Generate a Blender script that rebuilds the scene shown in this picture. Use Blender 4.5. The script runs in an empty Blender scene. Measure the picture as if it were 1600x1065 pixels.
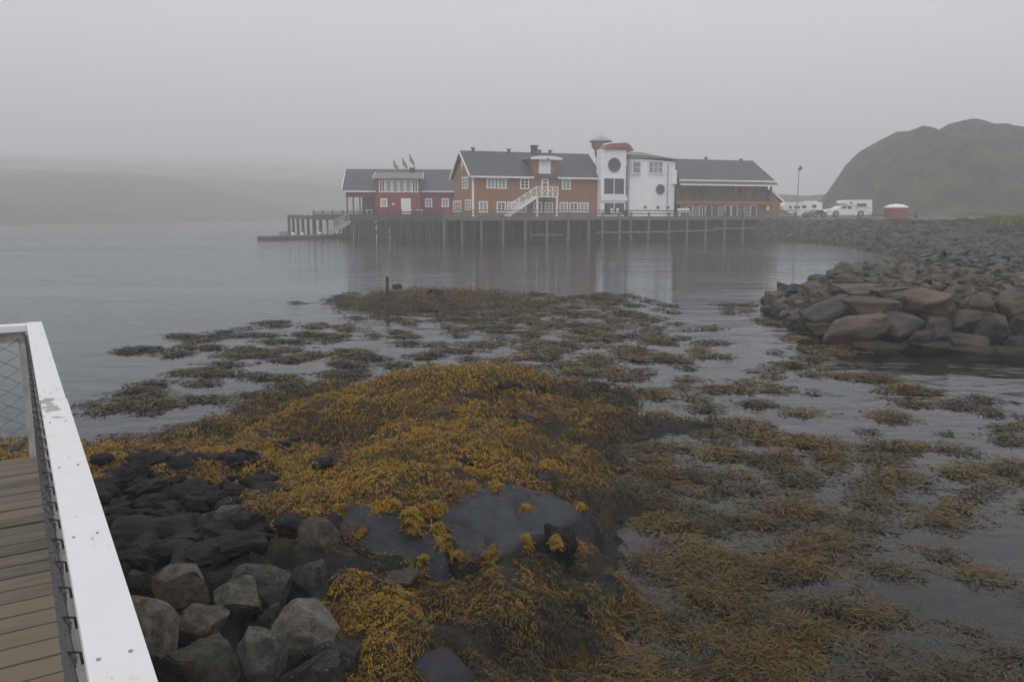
import bpy, bmesh, math, random
import numpy as np
from math import radians, sin, cos, pi, tan
from mathutils import Vector, Matrix, noise as mnoise

sc = bpy.context.scene
col = sc.collection
# ------------------------------------------------------------------ camera
FPX = 1244.0
PIT = math.atan(199.5 / FPX)
CH = 3.0
cam = bpy.data.objects.new('camera', bpy.data.cameras.new('camera'))
col.objects.link(cam)
cam.location = (0, 0, CH)
cam.rotation_euler = (pi / 2 - PIT, 0, 0)
cam.data.sensor_width = 36
cam.data.lens = FPX * 36 / 1600
cam.data.clip_start = .05
cam.data.clip_end = 6000
sc.camera = cam
# ------------------------------------------------------------------ sky and sun (overcast, fog)
SUN_EL, SUN_AZ = 55, 200
w = bpy.data.worlds.new('World'); sc.world = w; w.use_nodes = True
nt = w.node_tree; nt.nodes.clear()
sky = nt.nodes.new('ShaderNodeTexSky'); sky.sky_type = 'NISHITA'; sky.sun_disc = False
sky.sun_elevation = radians(SUN_EL); sky.sun_rotation = radians(SUN_AZ); sky.dust_density = 3
hs = nt.nodes.new('ShaderNodeHueSaturation'); hs.inputs['Saturation'].default_value = .12
mx = nt.nodes.new('ShaderNodeMix'); mx.data_type = 'RGBA'
mx.inputs[0].default_value = .75; mx.inputs[7].default_value = (6.2, 6.27, 6.42, 1)   # even cloud layer
bg = nt.nodes.new('ShaderNodeBackground'); bg.inputs[1].default_value = .1
ow = nt.nodes.new('ShaderNodeOutputWorld')
nt.links.new(sky.outputs[0], hs.inputs['Color']); nt.links.new(hs.outputs[0], mx.inputs[6])
nt.links.new(mx.outputs[2], bg.inputs[0]); nt.links.new(bg.outputs[0], ow.inputs[0])
sl = bpy.data.lights.new('sun', 'SUN'); sl.energy = .5; sl.angle = radians(45); sl.color = (1, .97, .93)
so = bpy.data.objects.new('sun', sl); col.objects.link(so)
so.rotation_euler = (radians(90 - SUN_EL), 0, radians(180 - SUN_AZ))
sc.view_settings.view_transform = 'Standard'; sc.view_settings.look = 'None'
sc.view_settings.exposure = .80; sc.view_settings.gamma = 1
sc.cycles.volume_bounces = 2
sc.cycles.max_bounces = 8
sc.cycles.transparent_max_bounces = 12
sc.cycles.use_denoising = True

rng = np.random.default_rng(7)
random.seed(7)
CAM = Vector((0, 0, CH))
# ------------------------------------------------------------------ measuring helpers (photo pixel -> place)
def ray(x, y):
    u = (x - 800) / FPX; v = (y - 532.5) / FPX
    return Vector((u, cos(PIT) - v * sin(PIT), -sin(PIT) - v * cos(PIT)))
def gz(x, y, z=0.0):
    d = ray(x, y); return CAM + d * ((z - CH) / d.z)
def gy(x, y, Y):
    d = ray(x, y); return CAM + d * (Y / d.y)
def project(X, Y, Z):
    dz = Z - CH
    fwd = Y * cos(PIT) - dz * sin(PIT); up = Y * sin(PIT) + dz * cos(PIT)
    return 800 + FPX * X / fwd, 532.5 - FPX * up / fwd
class Frame:
    def __init__(s, o, a): s.o = Vector((o[0], o[1], 0)); s.a = a
    def local(s, p):
        q = Vector(p) - s.o; c, n = cos(s.a), sin(s.a)
        return Vector((q.x * c + q.y * n, -q.x * n + q.y * c, q.z))
    def world(s, x, y, z):
        c, n = cos(s.a), sin(s.a)
        return Vector((s.o.x + x * c - y * n, s.o.y + x * n + y * c, z))
    def L(s, x, y, d=0.0):        # pixel on the plane local y = d -> (along, height)
        c = s.local(CAM); e = s.local(CAM + ray(x, y)) - c
        t = (d - c.y) / e.y; p = c + e * t
        return p.x, p.z
    def S(s, x, y, s0=0.0):       # pixel on the plane local x = s0 -> (depth, height)
        c = s.local(CAM); e = s.local(CAM + ray(x, y)) - c
        t = (s0 - c.x) / e.x; p = c + e * t
        return p.y, p.z
# ------------------------------------------------------------------ object helpers
def tag(o, label=None, cat=None, group=None, kind=None):
    if label: o['label'] = label
    if cat: o['category'] = cat
    if group: o['group'] = group
    if kind: o['kind'] = kind
    return o
def empty(name, loc=(0, 0, 0), rz=0.0, label=None, cat=None, group=None):
    o = bpy.data.objects.new(name, None); col.objects.link(o)
    o.location = loc; o.rotation_euler = (0, 0, rz); o.empty_display_size = .3
    return tag(o, label, cat, group)
def link(name, me, parent=None):
    o = bpy.data.objects.new(name, me); col.objects.link(o)
    if parent: o.parent = parent
    return o
class MB:
    def __init__(s): s.v = []; s.f = []
    def add(s, vs, fs):
        b = len(s.v); s.v += [tuple(v) for v in vs]; s.f += [tuple(i + b for i in f) for f in fs]; return s
    def box(s, a, b):
        x0, x1 = sorted((a[0], b[0])); y0, y1 = sorted((a[1], b[1])); z0, z1 = sorted((a[2], b[2]))
        return s.add([(x0, y0, z0), (x1, y0, z0), (x1, y1, z0), (x0, y1, z0), (x0, y0, z1), (x1, y0, z1), (x1, y1, z1), (x0, y1, z1)],
                     [(0, 3, 2, 1), (4, 5, 6, 7), (0, 1, 5, 4), (1, 2, 6, 5), (2, 3, 7, 6), (3, 0, 4, 7)])
    def bar(s, p, q, wd, ht=None, up=(0, 0, 1)):
        p, q = Vector(p), Vector(q); ht = ht or wd; d = (q - p).normalized(); u = Vector(up)
        if abs(d.dot(u)) > .98: u = Vector((0, 1, 0))
        a = d.cross(u).normalized() * wd / 2; b = a.cross(d).normalized() * ht / 2
        return s.add([p - a - b, p + a - b, p + a + b, p - a + b, q - a - b, q + a - b, q + a + b, q - a + b],
                     [(0, 3, 2, 1), (4, 5, 6, 7), (0, 1, 5, 4), (1, 2, 6, 5), (2, 3, 7, 6), (3, 0, 4, 7)])
    def tube(s, p, q, r, r2=None, n=8):
        p, q = Vector(p), Vector(q); r2 = r if r2 is None else r2; d = (q - p).normalized()
        u = Vector((0, 0, 1)) if abs(d.z) < .9 else Vector((1, 0, 0))
        a = d.cross(u).normalized(); b = a.cross(d)
        vs = [p + (a * cos(2 * pi * i / n) + b * sin(2 * pi * i / n)) * r for i in range(n)]
        vs += [q + (a * cos(2 * pi * i / n) + b * sin(2 * pi * i / n)) * r2 for i in range(n)]
        fs = [(i, i + n, (i + 1) % n + n, (i + 1) % n) for i in range(n)] + [tuple(range(n)), tuple(range(2 * n - 1, n - 1, -1))]
        return s.add(vs, fs)
    def prism(s, poly, a, b, axis='y'):     # poly of (u, z); extruded along the axis from a to b
        n = len(poly)
        def pt(u, z, t): return (u, t, z) if axis == 'y' else ((t, u, z) if axis == 'x' else (u, z, t))
        vs = [pt(u, z, a) for u, z in poly] + [pt(u, z, b) for u, z in poly]
        return s.add(vs, [tuple(range(n)), tuple(range(2 * n - 1, n - 1, -1))] + [(i, i + n, (i + 1) % n + n, (i + 1) % n) for i in range(n)])
    def mesh(s, name, mat, smooth=False):
        me = bpy.data.meshes.new(name); me.from_pydata(s.v, [], s.f)
        bm = bmesh.new(); bm.from_mesh(me); bmesh.ops.recalc_face_normals(bm, faces=bm.faces); bm.to_mesh(me); bm.free()
        if mat: me.materials.append(mat)
        if smooth: me.shade_smooth()
        return me
    def build(s, name, mat, parent=None, smooth=False):
        return link(name, s.mesh(name, mat, smooth), parent)
def fast_mesh(name, verts, quads, mat, cols=None, smooth=False):
    verts = np.ascontiguousarray(verts, dtype=np.float32); quads = np.ascontiguousarray(quads, dtype=np.int32)
    k = quads.shape[1]; me = bpy.data.meshes.new(name)
    me.vertices.add(len(verts)); me.vertices.foreach_set('co', verts.ravel())
    me.loops.add(quads.size); me.loops.foreach_set('vertex_index', quads.ravel())
    me.polygons.add(len(quads)); me.polygons.foreach_set('loop_start', np.arange(0, quads.size, k, dtype=np.int32))
    me.polygons.foreach_set('loop_total', np.full(len(quads), k, dtype=np.int32))
    if smooth: me.polygons.foreach_set('use_smooth', np.ones(len(quads), dtype=bool))
    me.update(calc_edges=True)
    if cols is not None:
        at = me.color_attributes.new('Col', 'FLOAT_COLOR', 'POINT')
        c4 = np.ones((len(verts), 4), dtype=np.float32); c4[:, :3] = cols
        at.data.foreach_set('color', c4.ravel())
    me.materials.append(mat); return me
# ------------------------------------------------------------------ materials
def mat_base(name):
    m = bpy.data.materials.new(name); m.use_nodes = True
    return m, m.node_tree.nodes, m.node_tree.links, m.node_tree.nodes['Principled BSDF']
def N(nd, t, **kw):
    n = nd.new(t)
    for k, v in kw.items():
        if k in n.inputs: n.inputs[k].default_value = v
        else: setattr(n, k, v)
    return n
def ramp(nd, pts):
    r = nd.new('ShaderNodeValToRGB'); e = r.color_ramp.elements
    while len(e) < len(pts): e.new(.5)
    for i, (p, c) in enumerate(pts):
        e[i].position = p; e[i].color = (*c, 1) if len(c) == 3 else c
    return r
def simple(name, c, rough=.7, var=.25, scale=3.0, bump=0.0, stretch=(1, 1, 1), spec=.5, metal=0):
    m, nd, ln, b = mat_base(name)
    tc = N(nd, 'ShaderNodeTexCoord'); mp = N(nd, 'ShaderNodeMapping'); mp.inputs['Scale'].default_value = stretch
    ln.new(tc.outputs['Object'], mp.inputs[0])
    nz = N(nd, 'ShaderNodeTexNoise', Scale=scale, Detail=6.0, Roughness=.6); ln.new(mp.outputs[0], nz.inputs['Vector'])
    lo = tuple(x * (1 - var) for x in c); hi = tuple(min(1, x * (1 + var)) for x in c)
    r = ramp(nd, [(.3, lo), (.7, hi)]); ln.new(nz.outputs[0], r.inputs[0]); ln.new(r.outputs[0], b.inputs['Base Color'])
    b.inputs['Roughness'].default_value = rough; b.inputs['Specular IOR Level'].default_value = spec
    b.inputs['Metallic'].default_value = metal
    if bump:
        bp = N(nd, 'ShaderNodeBump', Strength=bump, Distance=.02); ln.new(nz.outputs[0], bp.inputs['Height']); ln.new(bp.outputs[0], b.inputs['Normal'])
    return m
M = {}
M['white'] = simple('white_paint', (.74, .75, .76), .55, .06)
M['render'] = simple('white_render', (.76, .77, .78), .8, .05, 1.2)
def boards(name, c, pitch=.16, var=.18):
    m, nd, ln, b = mat_base(name)
    tc = N(nd, 'ShaderNodeTexCoord'); sx = N(nd, 'ShaderNodeSeparateXYZ'); ln.new(tc.outputs['Object'], sx.inputs[0])
    ad = N(nd, 'ShaderNodeMath', operation='ADD'); ln.new(sx.outputs[0], ad.inputs[0]); ln.new(sx.outputs[1], ad.inputs[1])
    dv = N(nd, 'ShaderNodeMath', operation='DIVIDE'); dv.inputs[1].default_value = pitch; ln.new(ad.outputs[0], dv.inputs[0])
    fl = N(nd, 'ShaderNodeMath', operation='FLOOR'); ln.new(dv.outputs[0], fl.inputs[0])
    wn = N(nd, 'ShaderNodeTexWhiteNoise', noise_dimensions='1D'); ln.new(fl.outputs[0], wn.inputs['W'])
    mp = N(nd, 'ShaderNodeMapping'); mp.inputs['Scale'].default_value = (1.5, 1.5, .3); ln.new(tc.outputs['Object'], mp.inputs[0])
    nz = N(nd, 'ShaderNodeTexNoise', Scale=1.2, Detail=6.0); ln.new(mp.outputs[0], nz.inputs['Vector'])
    a2 = N(nd, 'ShaderNodeMath', operation='MULTIPLY_ADD'); a2.inputs[1].default_value = .35; ln.new(wn.outputs[0], a2.inputs[0]); ln.new(nz.outputs[0], a2.inputs[2])
    r = ramp(nd, [(.3, tuple(x * (1 - var) for x in c)), (.9, tuple(x * (1 + var) for x in c))]); ln.new(a2.outputs[0], r.inputs[0])
    ln.new(r.outputs[0], b.inputs['Base Color']); b.inputs['Roughness'].default_value = .75
    fr = N(nd, 'ShaderNodeMath', operation='FRACT'); ln.new(dv.outputs[0], fr.inputs[0])
    pp = N(nd, 'ShaderNodeMath', operation='GREATER_THAN'); pp.inputs[1].default_value = .12; ln.new(fr.outputs[0], pp.inputs[0])
    bp = N(nd, 'ShaderNodeBump', Strength=.6, Distance=.02); ln.new(pp.outputs[0], bp.inputs['Height']); ln.new(bp.outputs[0], b.inputs['Normal'])
    return m
M['orange'] = boards('ochre_boards', (.25, .108, .038))
M['red'] = boards('red_boards', (.20, .022, .022))
M['brown'] = boards('brown_boards', (.15, .078, .045))
M['paleframe'] = simple('pale_frame_paint', (.36, .35, .33), .6, .15)
M['redtrim'] = simple('red_paint', (.22, .08, .055), .6, .1)
M['slate'] = simple('slate_roof', (.045, .047, .052), .6, .25, 2.0, .3)
M['slate2'] = simple('slate_roof_pale', (.16, .15, .145), .7, .15, 2.0, .2)
M['cuproof'] = simple('grey_green_roof', (.28, .32, .31), .6, .1)
M['glass'] = simple('window_glass', (.03, .034, .04), .08, .5, 1.0)
M['glass_pale'] = simple('window_glass_curtained', (.22, .225, .235), .25, .35, 2.5)
M['timber'] = simple('weathered_timber', (.13, .115, .095), .85, .3, 4.0, .4, (3, 3, .6))
M['timber_dark'] = simple('dark_pile_timber', (.042, .038, .034), .8, .4, 3.0, .4, (3, 3, .5))
M['deck'] = simple('pier_deck', (.11, .10, .085), .85, .25, 2.0)
M['metal'] = simple('grey_metal', (.3, .31, .32), .45, .2, 5.0, 0, metal=.6)
M['rubber'] = simple('tyre_rubber', (.02, .02, .02), .8, .2)
M['carwhite'] = simple('vehicle_white', (.72, .73, .74), .35, .05)
M['cardark'] = simple('vehicle_dark', (.035, .04, .045), .35, .2)
M['hutred'] = simple('hut_red', (.22, .03, .03), .6, .15)
M['flag'] = simple('flag_red', (.17, .025, .035), .8, .2)
M['flagblue'] = simple('flag_blue', (.02, .03, .09), .8, .2)
M['black'] = simple('black_paint', (.02, .02, .022), .6, .2)
def attr_mat(name, rough=.55, spec=.4, trans=.0):
    m, nd, ln, b = mat_base(name)
    a = N(nd, 'ShaderNodeAttribute', attribute_name='Col'); ln.new(a.outputs['Color'], b.inputs['Base Color'])
    b.inputs['Roughness'].default_value = rough; b.inputs['Specular IOR Level'].default_value = spec
    return m
M['weed'] = attr_mat('rockweed', .6, .3)
M['kelp'] = attr_mat('floating_weed', .5, .35)
def rock_mat(name, c, rough=.75, bump=.7, scale=6.0, lichen=None, lthr=.62, lscale=5.0, var=.58, spec=.3):
    m, nd, ln, b = mat_base(name)
    tc = N(nd, 'ShaderNodeTexCoord'); oi = N(nd, 'ShaderNodeObjectInfo')
    ad = N(nd, 'ShaderNodeVectorMath', operation='ADD'); ln.new(tc.outputs['Object'], ad.inputs[0])
    sc_ = N(nd, 'ShaderNodeVectorMath', operation='SCALE'); sc_.inputs['Scale'].default_value = 37.0
    cb = N(nd, 'ShaderNodeCombineXYZ'); ln.new(oi.outputs['Random'], cb.inputs[0]); ln.new(oi.outputs['Random'], cb.inputs[1]); ln.new(cb.outputs[0], sc_.inputs[0])
    ln.new(sc_.outputs[0], ad.inputs[1])
    n1 = N(nd, 'ShaderNodeTexNoise', Scale=scale * .4, Detail=8.0, Roughness=.65); ln.new(ad.outputs[0], n1.inputs['Vector'])
    n2 = N(nd, 'ShaderNodeTexNoise', Scale=scale * 4, Detail=8.0, Roughness=.7); ln.new(ad.outputs[0], n2.inputs['Vector'])
    mxn = N(nd, 'ShaderNodeMath', operation='MULTIPLY_ADD'); mxn.inputs[1].default_value = .6; ln.new(n2.outputs[0], mxn.inputs[0]); ln.new(n1.outputs[0], mxn.inputs[2])
    r = ramp(nd, [(.60, tuple(x * (1 - var * 1.15) for x in c)), (.80, c), (.98, tuple(x * (1 + var * 1.3) for x in c))]); ln.new(mxn.outputs[0], r.inputs[0])
    tint = N(nd, 'ShaderNodeMix', data_type='RGBA', blend_type='MULTIPLY'); tint.inputs[0].default_value = 1
    ln.new(r.outputs[0], tint.inputs[6]); ln.new(oi.outputs['Color'], tint.inputs[7])
    out = tint.outputs[2]
    if lichen:
        n3 = N(nd, 'ShaderNodeTexNoise', Scale=lscale, Detail=5.0, Roughness=.6); ln.new(ad.outputs[0], n3.inputs['Vector'])
        rr = ramp(nd, [(lthr, (0, 0, 0)), (lthr + .05, (1, 1, 1))]); ln.new(n3.outputs[0], rr.inputs[0])
        mm = N(nd, 'ShaderNodeMix', data_type='RGBA'); ln.new(rr.outputs[0], mm.inputs[0]); ln.new(out, mm.inputs[6]); mm.inputs[7].default_value = (*lichen, 1)
        out = mm.outputs[2]
    ln.new(out, b.inputs['Base Color']); b.inputs['Roughness'].default_value = rough; b.inputs['Specular IOR Level'].default_value = spec
    bp = N(nd, 'ShaderNodeBump', Strength=min(1, bump * 1.25), Distance=.10); ln.new(mxn.outputs[0], bp.inputs['Height']); ln.new(bp.outputs[0], b.inputs['Normal'])
    return m
M['boulder'] = rock_mat('grey_boulder', (.085, .080, .073), lichen=(.20, .185, .145), lthr=.61, lscale=7.0)
M['boulder_lichen'] = rock_mat('lichened_boulder', (.075, .070, .062), lichen=(.16, .065, .012), lthr=.60, lscale=4.5)
M['boulder_yellow'] = rock_mat('yellow_stained_boulder', (.088, .082, .073), lichen=(.15, .105, .018), lthr=.63, lscale=2.2)
M['wetrock'] = rock_mat('wet_black_rock', (.015, .016, .019), .6, 1.0, 9.0, lichen=(.12, .055, .008), lthr=.70, lscale=5.0, spec=.22)
M['slab'] = rock_mat('smooth_dark_slab', (.024, .027, .032), .6, .35, 2.5, var=.4, spec=.22)
M['quarry'] = rock_mat('quarry_stone', (.098, .085, .074), .85, .8, 2.5, var=.35)
M['rubble'] = rock_mat('rubble_stone', (.10, .092, .083), .9, .6, 4.0, var=.5)
def terrain_mat(name, c1, c2, c3, scale, bump=.5, dist=.3, rough=.9):
    m, nd, ln, b = mat_base(name)
    tc = N(nd, 'ShaderNodeTexCoord')
    n1 = N(nd, 'ShaderNodeTexNoise', Scale=scale, Detail=9.0, Roughness=.62); ln.new(tc.outputs['Object'], n1.inputs['Vector'])
    r = ramp(nd, [(.3, c1), (.52, c2), (.72, c3)]); ln.new(n1.outputs[0], r.inputs[0]); ln.new(r.outputs[0], b.inputs['Base Color'])
    b.inputs['Roughness'].default_value = rough; b.inputs['Specular IOR Level'].default_value = .2
    n2 = N(nd, 'ShaderNodeTexNoise', Scale=scale * 6, Detail=6.0); ln.new(tc.outputs['Object'], n2.inputs['Vector'])
    bp = N(nd, 'ShaderNodeBump', Strength=bump, Distance=dist); ln.new(n2.outputs[0], bp.inputs['Height']); ln.new(bp.outputs[0], b.inputs['Normal'])
    return m
M['hill'] = terrain_mat('heath_hill', (.016, .016, .010), (.045, .045, .022), (.10, .098, .036), .22, 1.0, 1.5)
M['farhill'] = terrain_mat('far_heath', (.022, .022, .012), (.04, .038, .018), (.06, .055, .028), .012, .5, 2)
M['ground'] = terrain_mat('gravel_ground', (.09, .085, .075), (.13, .12, .105), (.16, .15, .13), .5, .4, .1)
M['grass'] = attr_mat('grass_blades', .8, .2)
M['road'] = terrain_mat('road_asphalt', (.10, .10, .10), (.13, .13, .13), (.16, .16, .155), .8, .2, .02)
M['bank'] = terrain_mat('bank_soil', (.025, .023, .02), (.042, .038, .032), (.06, .055, .047), 1.2, .6, .1)
M['bankstone'] = rock_mat('dark_bank_stone', (.058, .055, .05), .9, .6, 4.0, var=.55)
M['shore'] = rock_mat('shore_rock', (.014, .0145, .016), .6, .9, 5.0, lichen=(.05, .030, .007), lthr=.58, lscale=3.0, spec=.2)
_nt = M['shore'].node_tree; _b = _nt.nodes['Principled BSDF']; _l = _b.inputs['Base Color'].links[0].from_socket
_a = N(_nt.nodes, 'ShaderNodeAttribute', attribute_name='Col'); _m = N(_nt.nodes, 'ShaderNodeMix', data_type='RGBA', blend_type='ADD'); _m.inputs[0].default_value = 1; _nt.links.new(_l, _m.inputs[6]); _nt.links.new(_a.outputs['Color'], _m.inputs[7]); _nt.links.new(_m.outputs[2], _b.inputs['Base Color'])
M['seabed'] = terrain_mat('seabed_mud', (.018, .017, .014), (.028, .026, .02), (.042, .036, .025), .8, .3, .05)
# water: dielectric sheet, clear to the weed below it
def water_mat():
    m = bpy.data.materials.new('sea_water'); m.use_nodes = True; nd = m.node_tree.nodes; ln = m.node_tree.links; nd.clear()
    tc = N(nd, 'ShaderNodeTexCoord')
    def noise(sx, sy, scale, det):
        mp = N(nd, 'ShaderNodeMapping'); mp.inputs['Scale'].default_value = (sx, sy, 1); mp.inputs['Rotation'].default_value = (0, 0, radians(-8)); ln.new(tc.outputs['Object'], mp.inputs[0])
        n = N(nd, 'ShaderNodeTexNoise', Scale=scale, Detail=det, Roughness=.55); ln.new(mp.outputs[0], n.inputs['Vector']); return n
    a = noise(.45, 1, .9, 3.0); b = noise(.5, 1.2, 4.5, 3.0); c = noise(.25, 1, .07, 2.0)
    # calm and ruffled areas: the breeze ruffles the open water off the pier
    sy_ = N(nd, 'ShaderNodeSeparateXYZ'); ln.new(tc.outputs['Object'], sy_.inputs[0])
    mr = N(nd, 'ShaderNodeMapRange'); mr.inputs['From Min'].default_value = 44; mr.inputs['From Max'].default_value = 66; mr.inputs['To Min'].default_value = 0; mr.inputs['To Max'].default_value = .4; ln.new(sy_.outputs[1], mr.inputs['Value'])
    lane = N(nd, 'ShaderNodeMath', operation='ADD'); ln.new(c.outputs[0], lane.inputs[0]); ln.new(mr.outputs[0], lane.inputs[1])
    rc = N(nd, 'ShaderNodeMapRange'); rc.inputs['From Min'].default_value = .38; rc.inputs['From Max'].default_value = 1.0; rc.inputs['To Min'].default_value = .22; rc.inputs['To Max'].default_value = 2.0; ln.new(lane.outputs[0], rc.inputs[0])
    m1 = N(nd, 'ShaderNodeMath', operation='MULTIPLY_ADD'); m1.inputs[1].default_value = .16; ln.new(b.outputs[0], m1.inputs[0]); ln.new(a.outputs[0], m1.inputs[2])
    m2 = N(nd, 'ShaderNodeMath', operation='MULTIPLY'); ln.new(m1.outputs[0], m2.inputs[0]); ln.new(rc.outputs[0], m2.inputs[1])
    bp = N(nd, 'ShaderNodeBump', Strength=.9, Distance=.085); ln.new(m2.outputs[0], bp.inputs['Height'])
    fr = N(nd, 'ShaderNodeFresnel', IOR=1.33); ln.new(bp.outputs[0], fr.inputs['Normal'])
    gl = N(nd, 'ShaderNodeBsdfGlossy', Roughness=.085); gl.inputs['Color'].default_value = (.93, .96, 1, 1); ln.new(bp.outputs[0], gl.inputs['Normal'])
    tr = N(nd, 'ShaderNodeBsdfTransparent'); tr.inputs['Color'].default_value = (.66, .66, .58, 1)
    mi = N(nd, 'ShaderNodeMixShader'); ln.new(fr.outputs[0], mi.inputs[0]); ln.new(tr.outputs[0], mi.inputs[1]); ln.new(gl.outputs[0], mi.inputs[2])
    o = N(nd, 'ShaderNodeOutputMaterial'); ln.new(mi.outputs[0], o.inputs[0]); return m
M['water'] = water_mat()
# ------------------------------------------------------------------ numeric noise
def hash2(ix, iy, s):
    h = (ix.astype(np.int64) * 374761393 + iy.astype(np.int64) * 668265263 + s * 1442695041) & 0x7fffffff
    h = ((h ^ (h >> 13)) * 1274126177) & 0x7fffffff
    return ((h ^ (h >> 16)) & 0xffff) / 65535.0
def vnoise(x, y, s=0):
    ix, iy = np.floor(x), np.floor(y); fx, fy = x - ix, y - iy
    fx = fx * fx * (3 - 2 * fx); fy = fy * fy * (3 - 2 * fy)
    a, b, c, d = hash2(ix, iy, s), hash2(ix + 1, iy, s), hash2(ix, iy + 1, s), hash2(ix + 1, iy + 1, s)
    return (a * (1 - fx) + b * fx) * (1 - fy) + (c * (1 - fx) + d * fx) * fy
def fbm(x, y, o=4, s=0):
    r = np.zeros_like(x); a = .5; t = 0
    for i in range(o):
        r += a * vnoise(x * 2 ** i + 17.3 * i, y * 2 ** i - 9.1 * i, s + i); t += a; a *= .5
    return r / t
def idw(px, py, P, V, p=3.0, eps=.02):
    out = np.zeros((len(px), V.shape[1]))
    for i in range(0, len(px), 20000):
        d2 = (px[i:i + 20000, None] - P[None, :, 0]) ** 2 + (py[i:i + 20000, None] - P[None, :, 1]) ** 2
        wt = 1 / (d2 + eps) ** (p / 2); out[i:i + 20000] = wt @ V / wt.sum(1)[:, None]
    return out
def inpoly(x, y, poly):
    r = np.zeros(x.shape, bool); n = len(poly)
    for i in range(n):
        x0, y0 = poly[i]; x1, y1 = poly[(i + 1) % n]
        c = ((y0 > y) != (y1 > y)) & (x < (x1 - x0) * (y - y0) / ((y1 - y0) or 1e-9) + x0); r ^= c
    return r
# ================================================================== SETTING: sea, land, hills
link('seabed', MB().add([(-1750, -50, -1.3), (1750, -50, -1.3), (1750, 1650, -1.3), (-1750, 1650, -1.3)], [(0, 1, 2, 3)]).mesh('seabed', M['seabed']))['kind'] = 'structure'
link('sea_water', MB().add([(-1750, -50, 0), (1750, -50, 0), (1750, 1650, 0), (-1750, 1650, 0)], [(0, 1, 2, 3)]).mesh('sea_water', M['water']))['kind'] = 'structure'
def grid_mesh(name, X, Y, Z, mat, cols=None, smooth=True):
    r, c = X.shape; idx = np.arange(r * c).reshape(r, c)
    q = np.stack([idx[:-1, :-1], idx[:-1, 1:], idx[1:, 1:], idx[1:, :-1]], -1).reshape(-1, 4)
    return fast_mesh(name, np.stack([X, Y, Z], -1).reshape(-1, 3), q, mat, cols, smooth)
# far shore rising into the fog (left)
U, V = np.meshgrid(np.linspace(0, 1, 200), np.linspace(0, 1, 90))
pxs = -500 + U * 1500
sy = np.interp(pxs, [-500, 0, 200, 350, 560, 750, 1000], [215, 238, 280, 325, 420, 600, 900]); sx = (pxs - 800) / FPX * sy; sy = sy + 8 * (fbm(sx / 25, sx * 0, 3, 5) - .5)
D = V ** 1.7 * np.minimum(1250, 1620 - sy)
YY = sy + D; sx = sx * YY / sy
HH = 1.2 * np.minimum(1, D / 5) + 8 * (1 - np.exp(-D / 45)) + D * .084 + (fbm(sx / 60, YY / 60, 5, 3) - .5) * np.minimum(D * .15, 14)
HH = np.where(V == 0, -1, HH)
link('far_shore_hill', grid_mesh('far_shore_hill', sx, YY, HH, M['farhill']))['kind'] = 'structure'
# hill behind the camper vans
prof = [(1262, 330), (1285, 309), (1300, 288), (1320, 258), (1342, 237), (1370, 222), (1400, 205), (1440, 204), (1468, 202), (1483, 193), (1505, 191), (1518, 198), (1535, 198), (1560, 210), (1600, 218), (1680, 224), (1800, 250), (2000, 300)]
YR = 165.0
pr = [(gy(x, y, YR).x, gy(x, y, YR).z) for x, y in prof]
xs = np.linspace(pr[0][0] - 1, pr[-1][0], 170); V1 = np.linspace(0, 1, 70)
ph = np.interp(xs, [p[0] for p in pr], [p[1] for p in pr])
XX, VV = np.meshgrid(xs, V1); PH = np.tile(ph, (70, 1))
YYh = 118 + VV * 95
sh = np.where(VV < .5, np.sin(np.clip(VV / .5, 0, 1) * pi / 2) ** .8, np.cos((VV - .5) / .5 * pi / 2) ** .6)
XX = np.where(YYh > YR, XX * YYh / YR + (YYh - YR) * .12, XX); nzh = (fbm(XX / 7, YYh / 7, 5, 11) - .5) + .35 * (fbm(XX / 2.2, YYh / 2.2, 3, 12) - .5)
ZZh = 2.3 + (PH - 2.3) * sh + nzh * 3.6 * np.clip(sh * 2, 0, 1) * (1 - .8 * np.exp(-((VV - .5) / .11) ** 2))
link('rocky_hill', grid_mesh('rocky_hill', XX, YYh, ZZh, M['hill']))['kind'] = 'structure'
# low far land behind the camper vans
U, V = np.meshgrid(np.linspace(0, 1, 60), np.linspace(0, 1, 14))
XL = 55 + U * 90; YL = 230 + V * 80; ZL = 1 + (8.5 + 2.2 * (fbm(XL / 12, YL / 30, 4, 8) - .5)) * np.sin(np.clip(V * 1.2, 0, 1) * pi / 2) * np.clip(U * 4, 0, 1)
link('low_hill', grid_mesh('low_hill', XL, YL, ZL, M['hill']))['kind'] = 'structure'
# bank below the road: shoreline -> crest
shore_px = [(1150, 372), (1236, 377), (1290, 380), (1340, 387), (1385, 398), (1420, 402), (1500, 405), (1620, 408), (1800, 414), (2100, 425)]
SH = [gz(*p) for p in shore_px]
CR = [gy(1150, 340, 97), gy(1236, 346, 93), gy(1290, 344.5, 90), gy(1340, 344, 84), gy(1385, 344.5, 80), gy(1420, 344.5, 77), gy(1500, 344.5, 73), gy(1620, 345, 68), gy(1800, 345.5, 64), gy(2100, 346, 60)]
tt = np.linspace(0, len(SH) - 1, 170); vv = np.linspace(-.12, 1, 34)
def interp_pts(P, t): return np.stack([np.interp(t, range(len(P)), [p[i] for p in P]) for i in range(3)], -1)
A, B = interp_pts(SH, tt), interp_pts(CR, tt)
G = A[None] * (1 - vv[:, None, None]) + B[None] * vv[:, None, None]
G[..., 2] = np.where(vv[:, None] < 0, vv[:, None] * 8, B[None, :, 2] * (np.clip(vv, 0, 1)[:, None] ** .75)) + (fbm(G[..., 0] / 2, G[..., 1] / 2, 4, 21) - .5) * .5
link('shore_bank', grid_mesh('shore_bank', G[..., 0], G[..., 1], G[..., 2], M['bank']))['kind'] = 'structure'
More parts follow.
